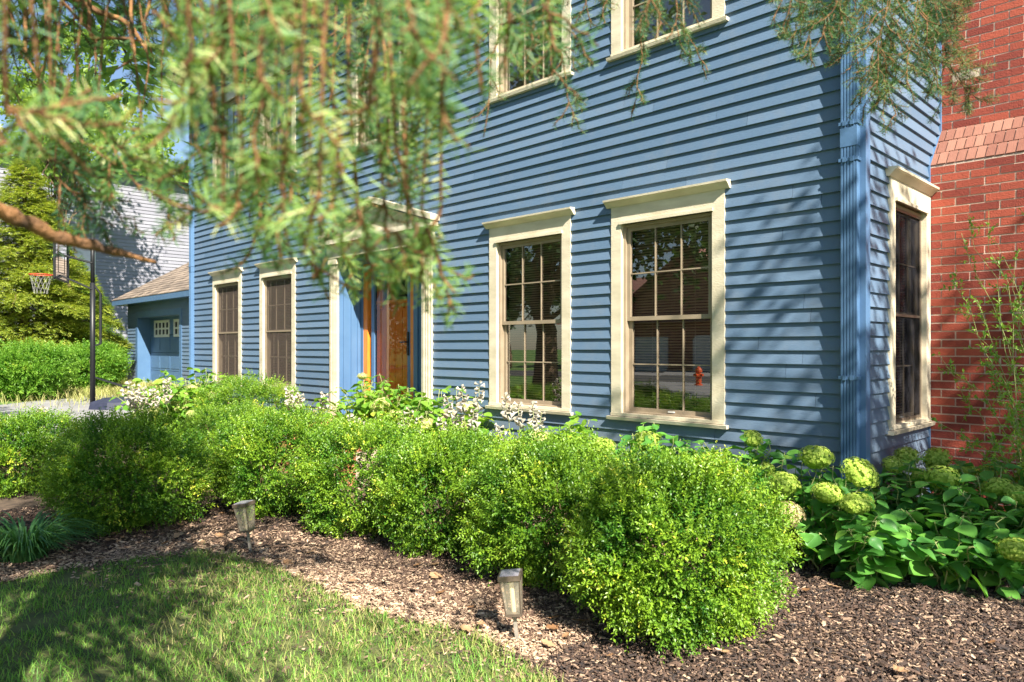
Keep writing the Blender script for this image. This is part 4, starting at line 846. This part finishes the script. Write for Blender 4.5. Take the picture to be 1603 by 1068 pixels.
# ================================================================== GARDEN LIGHTS
def lamp(label, base, lean, tw, hs=.17, sc=1.):
    o = thing('garden_light', base, label, 'garden light', 'solar stake lights along the mulch edge')
    def bx(mb, x0, x1, y0, y1, z0, z1): mb.box(x0 * sc, x1 * sc, y0 * sc, y1 * sc, z0 * sc, z1 * sc)
    def fin(mb, nm, m, par):
        for k in range(len(mb.V)): mb.V[k] = mb.V[k] + np.array(base)
        return mb.build(nm, m, par)
    mb = MB(); bx(mb, -.008, .008, -.005, .005, -.06, hs); bx(mb, -.022, .022, -.016, .016, hs - .006, hs); fin(mb, 'stake', M['steel'], o)
    z0, z1 = hs, hs + .175; b, t_ = .033, .044
    mb = MB(); bx(mb, -b - .004, b + .004, -b - .004, b + .004, z0, z0 + .012)
    for sx in (-1, 1):
        for sy in (-1, 1):
            P = [np.array((sx * b, sy * b, z0 + .012)) * sc, np.array((sx * t_, sy * t_, z1 - .01)) * sc]; mb.tube(P, .0035 * sc, 4)
    hdo = fin(mb, 'lantern', M['bronze'], o)
    mb = MB(); bx(mb, -t_ - .006, t_ + .006, -t_ - .006, t_ + .006, z1 - .012, z1 + .010); fin(mb, 'cap', M['bronze'], hdo)
    mb = MB(); bx(mb, -t_ + .002, t_ - .002, -t_ + .002, t_ - .002, z1 + .010, z1 + .0125); fin(mb, 'solar_panel', M['solar'], hdo)
    mb = MB(); c4 = [(-1, -1), (1, -1), (1, 1), (-1, 1)]
    for k in range(4):
        p, q = c4[k], c4[(k + 1) % 4]; mb.add([np.array((p[0] * b, p[1] * b, z0 + .012)) * sc, np.array((q[0] * b, q[1] * b, z0 + .012)) * sc, np.array((q[0] * t_, q[1] * t_, z1 - .012)) * sc, np.array((p[0] * t_, p[1] * t_, z1 - .012)) * sc], [(0, 1, 2, 3)])
    fin(mb, 'glass', M['lens'], hdo)
    mb = MB(); mb.tube([np.array((0, 0, z0 + .012)) * sc, np.array((0, 0, z1 - .03)) * sc], .011 * sc, 10); fin(mb, 'bulb', M['bulb'], hdo)
    o.rotation_euler = (lean[0], lean[1], tw)
b = gd(810, 1006); b[2] = 0; lamp('nearer solar stake light, leaning left before the boxwood hedge', b, (.04, -.10, ), R(38), .13, 1.08)
b = gd(393, 868); b[2] = 0; lamp('farther solar stake light, leaning left where the hedge bends', b, (.05, -.13), R(30), .15, 1.08)

# ================================================================== BASKETBALL HOOP
hb = gd(145, 641); hb[2] = 0
hoop = thing('basketball_hoop', hb, 'portable basketball hoop on a black pole standing on the driveway', 'basketball hoop')
hdv = nrm(np.array([-.414, -.914, 0])); hsd = np.array([-hdv[1], hdv[0], 0])     # towards the court, and sideways
mb = MB(); mb.tube([hb + (0, 0, .12), hb + (0, 0, 2.9)], .055, 10); mb.tube([hb + (0, 0, 2.9), hb + (0, 0, 4.05)], .045, 8); mb.build('pole', M['black'], hoop, True)
mb = MB(); c0 = hb - hdv * .9; 
V = []
for z, k in ((0, 1.), (.16, .96), (.24, .72)):
    for a, b2 in ((-.95, -.35), (-.8, -.5), (.55, -.5), (.95, -.2), (.95, .2), (.55, .5), (-.8, .5), (-.95, .35)): V.append(c0 + hdv * a * k + hsd * b2 * k + (0, 0, z + .013))
mb.add(V, [(r8 * 8 + i, r8 * 8 + (i + 1) % 8, r8 * 8 + 8 + (i + 1) % 8, r8 * 8 + 8 + i) for r8 in (0, 1) for i in range(8)]); mb.L.append(np.arange(16, 24)); mb.S.append(np.array([8])); mb.M.append(np.array([0])); mb.A.append(np.array([.5]))
mb.build('base', M['tank'], hoop)
mb = MB()
for s_ in (-.3, .3): mb.tube([hb + (0, 0, .75), hb - hdv * 1.3 + hsd * s_ + (0, 0, .26)], .016, 6); mb.build('base_strut', M['black'], hoop); mb = MB()
mb.tube([hb - hdv * .16 + (0, 0, 1.5), hb - hdv * .16 + (0, 0, 2.65)], .03, 6); mb.tube([hb + (0, 0, 2.9), hb - hdv * .16 + (0, 0, 2.65)], .02, 6); mb.tube([hb + (0, 0, 1.45), hb - hdv * .16 + (0, 0, 1.5)], .02, 6)
bc = hb + hdv * .62 + (0, 0, 3.42)
for s_ in (-.12, .12): mb.tube([hb + hsd * s_ * .4 + (0, 0, 2.75), bc + hsd * s_ + (0, 0, -.38)], .02, 6); mb.tube([hb + hsd * s_ * .4 + (0, 0, 3.35), bc + hsd * s_ + (0, 0, .1)], .02, 6)
mb.build('board_arm', M['black'], hoop)
mb = MB(); BWd, BHt = .64, .48
def bp(u, v, d=0): return bc + hsd * u + hdv * d + np.array([0, 0, v])
mb.add([bp(-BWd, -BHt), bp(BWd, -BHt), bp(BWd, BHt), bp(-BWd, BHt)], [(0, 1, 2, 3)]); bd = mb.build('backboard', M['acryl'], hoop)
mb = MB()
for a, b2 in (((-BWd, -BHt), (BWd, -BHt)), ((BWd, -BHt), (BWd, BHt)), ((BWd, BHt), (-BWd, BHt)), ((-BWd, BHt), (-BWd, -BHt))): mb.tube([bp(*a), bp(*b2)], .028, 6)
for a, b2 in (((-.3, -.32), (.3, -.32)), ((.3, -.32), (.3, .13)), ((.3, .13), (-.3, .13)), ((-.3, .13), (-.3, -.32))): mb.tube([bp(*a, .01), bp(*b2, .01)], .02, 4)
mb.build('board_frame', M['black'], bd)
rc = bc + hdv * .40 + (0, 0, -.37); an = np.linspace(0, 2 * math.pi, 25); ring = np.array([rc + hdv * math.cos(a) * .23 + hsd * math.sin(a) * .23 for a in an])
mb = MB(); mb.tube(ring, .011, 6, cap=False); mb.tube([bc + (0, 0, -.37), rc - hdv * .23], .02, 5); rm = mb.build('rim', M['rim'], hoop, True)
mb = MB()
for k in range(12):
    for sgn in (-1, 1):
        P = []
        for j in range(6): t = j / 5; a = k * .5236 + sgn * t * .9; rr_ = .23 - .10 * t ** .7; P.append(rc + hdv * math.cos(a) * rr_ + hsd * math.sin(a) * rr_ + (0, 0, -.42 * t))
        mb.tube(P, .002, 4)
mb.build('net', M['net'], rm)

# ================================================================== SPRUCE OVERHEAD
TB = np.array([-1.75, -5.45, 0.])
spr = thing('spruce_tree', TB, 'spruce whose drooping needled boughs hang in front of the house', 'spruce')
mb = MB(); mb.tube(curve(TB, TB + (.05, 0, 7.6), 10, 0, .03), np.linspace(.15, .03, 10), 12); mb.build('trunk', M['bark'], spr, True)
def needles(mb, P, L=.017, step=.0013, wd=.0016, spread=1.08, flat=None):
    """needles all round a twig polyline"""
    seg = np.linalg.norm(np.diff(P, axis=0), axis=1); s_ = np.concatenate([[0], np.cumsum(seg)]); n = max(4, int(s_[-1] / step)); t = (np.arange(n) + rs.rand(n)) / n * s_[-1]
    q = np.stack([np.interp(t, s_, P[:, j]) for j in range(3)], 1); T_ = nrm(np.gradient(P, axis=0)); tt = nrm(np.stack([np.interp(t, s_, T_[:, j]) for j in range(3)], 1))
    X, Y, Z = frames(tt, np.arange(n) * 2.39996 + rs.normal(0, .3, n)) if flat is None else frames(tt, math.pi * (np.arange(n) % 2) + rs.normal(0, .5, n), np.tile(flat, (n, 1))); an_ = rs.normal(spread, .16, n); d = nrm(Y * np.cos(an_)[:, None] + X * np.sin(an_)[:, None] + np.array([0, 0, .10])); a, b_, c_ = frames(d, rs.uniform(0, 3.14, n))
    l = L * rs.uniform(.75, 1.15, n) * (1 - .35 * (t / s_[-1]) ** 4); base = rs.uniform(.0, .98) ** 1.2
    V, F = NEED; mb.inst(V, F, q, a * wd, b_ * l[:, None], c_ * l[:, None], 0, np.clip(base + rs.normal(0, .18, n), 0, 1))
def spray(p0, p1, width=.10, nl=.0205, gap=.034, bare_to=.12, limb=True, thick=.0024, pln=None, second=True, sag=.0, density=1., flat=None):
    p0 = np.asarray(p0, float); p1 = np.asarray(p1, float); L = np.linalg.norm(p1 - p0); wood = MB(); nd = MB(); nwd = .00115 if (p0 - np.array([0, -CAM_D, CAM_H])) @ FW > 1.2 else .0018
    thick = thick * (.65 if nwd > .0015 else .75); P = curve(p0, p1, 9, sag, .14); wood.tube(P, np.linspace(thick, .0011, 9), 6)
    ax = nrm(p1 - p0); pn = rdir(1)[0] if pln is None else np.asarray(pln); pn = nrm(pn - ax * pn.dot(ax)); sd_ = np.cross(ax, pn)
    tw = []; t = bare_to; k = 0
    while t < .97:
        q = np.array([np.interp(t, np.linspace(0, 1, 9), P[:, j]) for j in range(3)]); sgn = 1 if k % 2 else -1
        w_ = width * (1.0 - .62 * t) * rs.uniform(.6, 1.15); d = nrm(ax * .85 + sd_ * sgn * .95 + pn * rs.normal(0, .35) + np.array([0, 0, -.25])); e = q + d * w_
        Q = curve(q, e, 5, -.004, .18); tw.append(Q); wood.tube(Q, np.linspace(.0016, .0009, 5), 4)
        if second and w_ > .055:
            for u in (.35, .6):
                for s2 in (-1, 1):
                    if rs.rand() < (.45 if nwd > .0015 else .8):
                        q2 = q + d * w_ * u; d2 = nrm(d + (ax if s2 > 0 else sd_ * sgn) * .9 + rs.normal(0, .2, 3)); Q2 = curve(q2, q2 + d2 * w_ * .42, 4, 0, .3); tw.append(Q2); wood.tube(Q2, [.001] * 4, 4)
        t += gap / L * rs.uniform(.7, 1.35); k += 1
    tw.append(P[max(1, int(9 * bare_to)):])
    for Q in tw: needles(nd, Q, nl * rs.uniform(.9, 1.15), .0014 / density, nwd, flat=flat)
    if limb:     # carry the spray back to the trunk with a real limb
        dep = (p0 - np.array([0, -CAM_D, CAM_H])) @ FW; zt = CAM_H + dep * .53 + .15     # leaves the view straight upwards
        mid = np.array([p0[0] + rs.normal(0, .02), p0[1] + rs.normal(0, .02), max(zt, p0[2] + .08)]); s0 = TB + np.array([0, 0, min(6.5, mid[2] + .5 + rs.rand() * 1.2)])
        C = curve(s0, mid, 7, .10, .12); C = np.concatenate([C, curve(mid, p0, 4, .0, .06)[1:]]); wood.tube(C, np.concatenate([np.linspace(.010, thick * .9, 7), [thick * .85] * 3]), 6); needles(nd, C[7:], nl, .003, nwd)
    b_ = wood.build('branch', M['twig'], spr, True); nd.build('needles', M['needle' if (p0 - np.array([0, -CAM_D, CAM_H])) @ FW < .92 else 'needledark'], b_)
# (px0, py0, px1, py1, distance, width)
SP = [(412, -70, 408, 300, .62, .10), (340, 60, 262, 205, .58, .10), (300, -60, 355, 90, .75, .12),
      (515, -60, 480, 190, .95, .14), (578, -60, 560, 240, 1.15, .15), (562, 150, 640, 300, 1.1, .12), (618, 210, 712, 500, .92, .085), (690, -70, 672, 150, .66, .095),
      (655, -50, 640, 130, .95, .13), (745, -60, 735, 200, .82, .10), (800, -60, 757, 215, 1.30, .13), (838, -60, 865, 120, 1.05, .13), (860, -50, 895, 200, 1.25, .10), (905, -60, 925, 45, 1.5, .10),
      (955, -50, 940, 30, 1.5, .09), (1025, -40, 988, 178, 1.7, .13), (1050, -60, 1065, 70, 1.4, .12), (1062, 30, 1108, 112, 1.75, .11), (1000, -60, 1040, 40, 1.2, .10),
      (1290, -70, 1238, 75, 1.7, .13), (1345, -80, 1262, 100, 1.6, .13), (1375, -60, 1330, 110, 1.9, .16), (1400, -60, 1370, 150, 1.8, .16), (1445, -60, 1420, 140, 1.9, .16),
      (1470, -60, 1452, 120, 2.0, .15), (1440, 20, 1480, 165, 1.9, .13), (1380, 60, 1400, 195, 1.9, .12), (1450, 70, 1538, 160, 2.0, .14), (1425, -30, 1510, 110, 2.1, .14), (1330, -60, 1310, 60, 1.7, .13),
      (1400, 20, 1350, 190, 2.0, .11), (1260, -70, 1225, 50, 1.5, .10), (1490, -70, 1500, 60, 2.0, .12),
      (-60, 205, 90, 185, .72, .10), (-40, 240, 60, 215, .75, .09), (80, 190, 240, 205, .68, .10), (-30, 150, 60, 260, .9, .12), (150, 200, 220, 300, .9, .12), (330, 210, 300, 330, .7, .09),
      (262, 200, 320, 300, 1.0, .13), (430, 260, 390, 400, .75, .10), (440, 200, 470, 380, .68, .10), (480, 250, 500, 430, .80, .11), (560, 300, 585, 420, 1.0, .11), (520, 330, 560, 470, .85, .09),
      (360, 190, 350, 340, .85, .12), (600, 60, 610, 250, .8, .11), (640, 330, 690, 470, .8, .075), (450, 40, 455, 250, .8, .12)]
def ymax(x): return np.interp(x, [-50, 60, 150, 250, 330, 420, 500, 560, 620, 680, 720, 770, 830, 900], [330, 300, 330, 350, 380, 430, 450, 400, 360, 330, 240, 160, 110, 60])
for i_, s_ in enumerate(SP):
    if s_[0] < 800 and i_ % 3 == 0: continue
    for j in range(2 if s_[0] > 1200 else 1): spray(at(s_[0] + j * 14, s_[1], s_[4] + .1 * j), at(s_[2] - j * 18, s_[3] - j * 12, s_[4] + rs.normal(0, .04)), s_[5], sag=rs.normal(0, .008), density=1.)
k = 0
while k < 9:
    x = rs.uniform(-40, 720); y0 = rs.uniform(-120, 170); ln = rs.uniform(110, 230); dep = rs.uniform(.75, 1.9)
    if x < 260 and 20 < y0 + ln / 2 < 190 and rs.rand() < .45: continue
    y1 = min(y0 + ln, ymax(x) - 20)
    if y1 - y0 < 70: continue
    sl_ = rs.normal(0, 45) + (25 if x > 400 else -10); spray(at(x, y0, dep), at(x + sl_, y1, dep + rs.normal(0, .05)), rs.uniform(.09, .17), sag=rs.normal(0, .01)); k += 1
NS = [(410, -60, 405, 290, .50), (300, 90, 262, 205, .48), (345, -60, 352, 110, .55), (470, 120, 478, 260, .5), (500, 300, 470, 400, .52), (640, -60, 655, 160, .46), (700, 20, 690, 235, .48), (745, -40, 752, 150, .55), (590, 80, 560, 240, .55), (620, 230, 655, 360, .62), (660, 330, 714, 495, .68), (560, 330, 585, 440, .6), (600, 300, 610, 430, .66), (530, 200, 520, 330, .55), (440, 290, 455, 410, .55), (380, 230, 372, 350, .55), (330, 130, 345, 290, .6), (240, -40, 285, 90, .6),
      (10, 170, 120, 190, .5), (-30, 230, 60, 215, .5), (70, 205, 190, 195, .55), (850, -60, 868, 90, .7), (800, -60, 790, 120, .65), (350, 330, 300, 300, .6), (420, -60, 470, 80, .5), (560, -70, 600, 60, .5), (690, -70, 720, 60, .5), (490, 410, 515, 470, .7), (640, 400, 600, 455, .75), (690, 330, 640, 420, .7)]
for s_ in NS:      # nearest hanging shoots, close to the lens: needles in two combed rows
    fl = np.array([-.71, .70, 0]) + rs.normal(0, .35, 3); spray(at(*s_[:2], s_[4]), at(*s_[2:4], s_[4] + .03), .055, nl=.024, gap=.05, second=False, density=.75, flat=nrm(fl), thick=.0030)
    for j in (0,):
        e = at(s_[2] + rs.normal(0, 45), s_[3] + rs.normal(-30, 25), s_[4] + .06); spray(at(s_[0], s_[1] + .45 * (s_[3] - s_[1]), s_[4]), e, .04, nl=.022, gap=.08, second=False, density=.6, flat=nrm(fl), limb=False, thick=.0022)
for i in range(26):
    x = rs.uniform(-60, 420); y = rs.uniform(-90, 40); dep = rs.uniform(1.6, 2.8); spray(at(x, y, dep), at(x + rs.normal(0, 30), y + rs.uniform(70, 130), dep), rs.uniform(.14, .22), nl=.02)
for i in range(14):      # the dark shelf of boughs across the left
    x = rs.uniform(20, 380); y = rs.uniform(215, 290); dep = rs.uniform(.9, 1.7); spray(at(x, y, dep), at(x + rs.normal(60, 50), y + rs.uniform(30, 75), dep), rs.uniform(.10, .16))
# bare twigs and the thick bough
def bough(P, rad, n=8, nm='bough', m='bough'):
    mb = MB(); P = np.array(P); t = np.linspace(0, 1, len(P)); tt = np.linspace(0, 1, 26); Q = np.stack([np.interp(tt, t, P[:, j]) for j in range(3)], 1); r_ = np.interp(tt, np.linspace(0, 1, len(rad)), rad) * (1 + .16 * np.sin(tt * 61) + rs.normal(0, .06, 26))
    Q[1:-1] += rs.normal(0, r_.mean() * .12, (24, 3)); mb.tube(Q, r_, n); mb.build(nm, M[m], spr, True)
bough([TB + (0, 0, 2.05), at(-120, 275, .78), at(0, 330, .85), at(80, 368, .9), at(160, 388, .95), at(245, 411, 1.0)], [.030, .012, .0098, .0085, .0065, .002], 10)
bough([TB + (0, 0, 3.0), at(60, -40, 1.5), at(140, 12, 1.5), at(205, 38, 1.5), at(232, 85, 1.5)], [.03, .008, .006, .005, .003])
for q in [[(5, -30), (20, 30), (40, 90)], [(70, -30), (80, 70), (62, 120)], [(95, 0), (150, 60), (150, 130)], [(240, -20), (225, 40), (240, 90)], [(205, 40), (212, 90), (180, 110)], [(250, -30), (262, 20), (275, 60)], [(140, 60), (200, 60), (240, 70)], [(40, 90), (60, 120), (82, 142)]]:
    bough([TB + (0, 0, 3.2)] + [at(q[0][0], q[0][1] - 90, 1.5)] + [at(x, y, 1.45) for x, y in q], [.012, .004, .0035, .003, .0012], 6, 'twig')
# rest of the crown above and beside the camera: shades the lawn
nd = MB(); wd = MB(); nb_ = 68
for k in range(nb_):
    t = (k + rs.rand()) / nb_; z = 2.75 + 4.4 * t; a = k * 2.399; Lr = (1.75 - 1.2 * t) * rs.uniform(.8, 1.1); d = np.array([math.cos(a), math.sin(a), 0])
    if d[0] > .35: Lr *= .55
    e = TB + d * Lr + (0, 0, z - .2 * Lr); P = curve(TB + (0, 0, z), e, 7, .05, .15); wd.tube(P, np.linspace(.016, .004, 7), 5)
    n = int(380 * Lr); tt = rs.uniform(.15, 1, n); q = np.stack([np.interp(tt, np.linspace(0, 1, 7), P[:, j]) for j in range(3)], 1); pr = np.array([-d[1], d[0], 0]); sd_ = rs.normal(0, .17, n) * (1.2 - tt * .7); q = q + pr * sd_[:, None] + np.array([0, 0, 1.]) * (-.35 * np.abs(sd_) - np.abs(rs.normal(0, .09, n)))[:, None]
    D = nrm(d + pr * np.sign(sd_)[:, None] + rs.normal(0, .5, (n, 3)) + (0, 0, -.5)); X, Y, Z = frames(D, rs.uniform(0, 3, n)); L = rs.uniform(.05, .11, n)
    nd.inst(*LEAF, q, X * (L * .3)[:, None], Y * L[:, None], Z * (L * .3)[:, None], 0, rs.rand(n) * .8)
wo_ = wd.build('upper_branches', M['bark'], spr, True); tag(nd.build('needles', M['needle'], wo_), kind=None)
print('OBJECTS', len(bpy.data.objects))
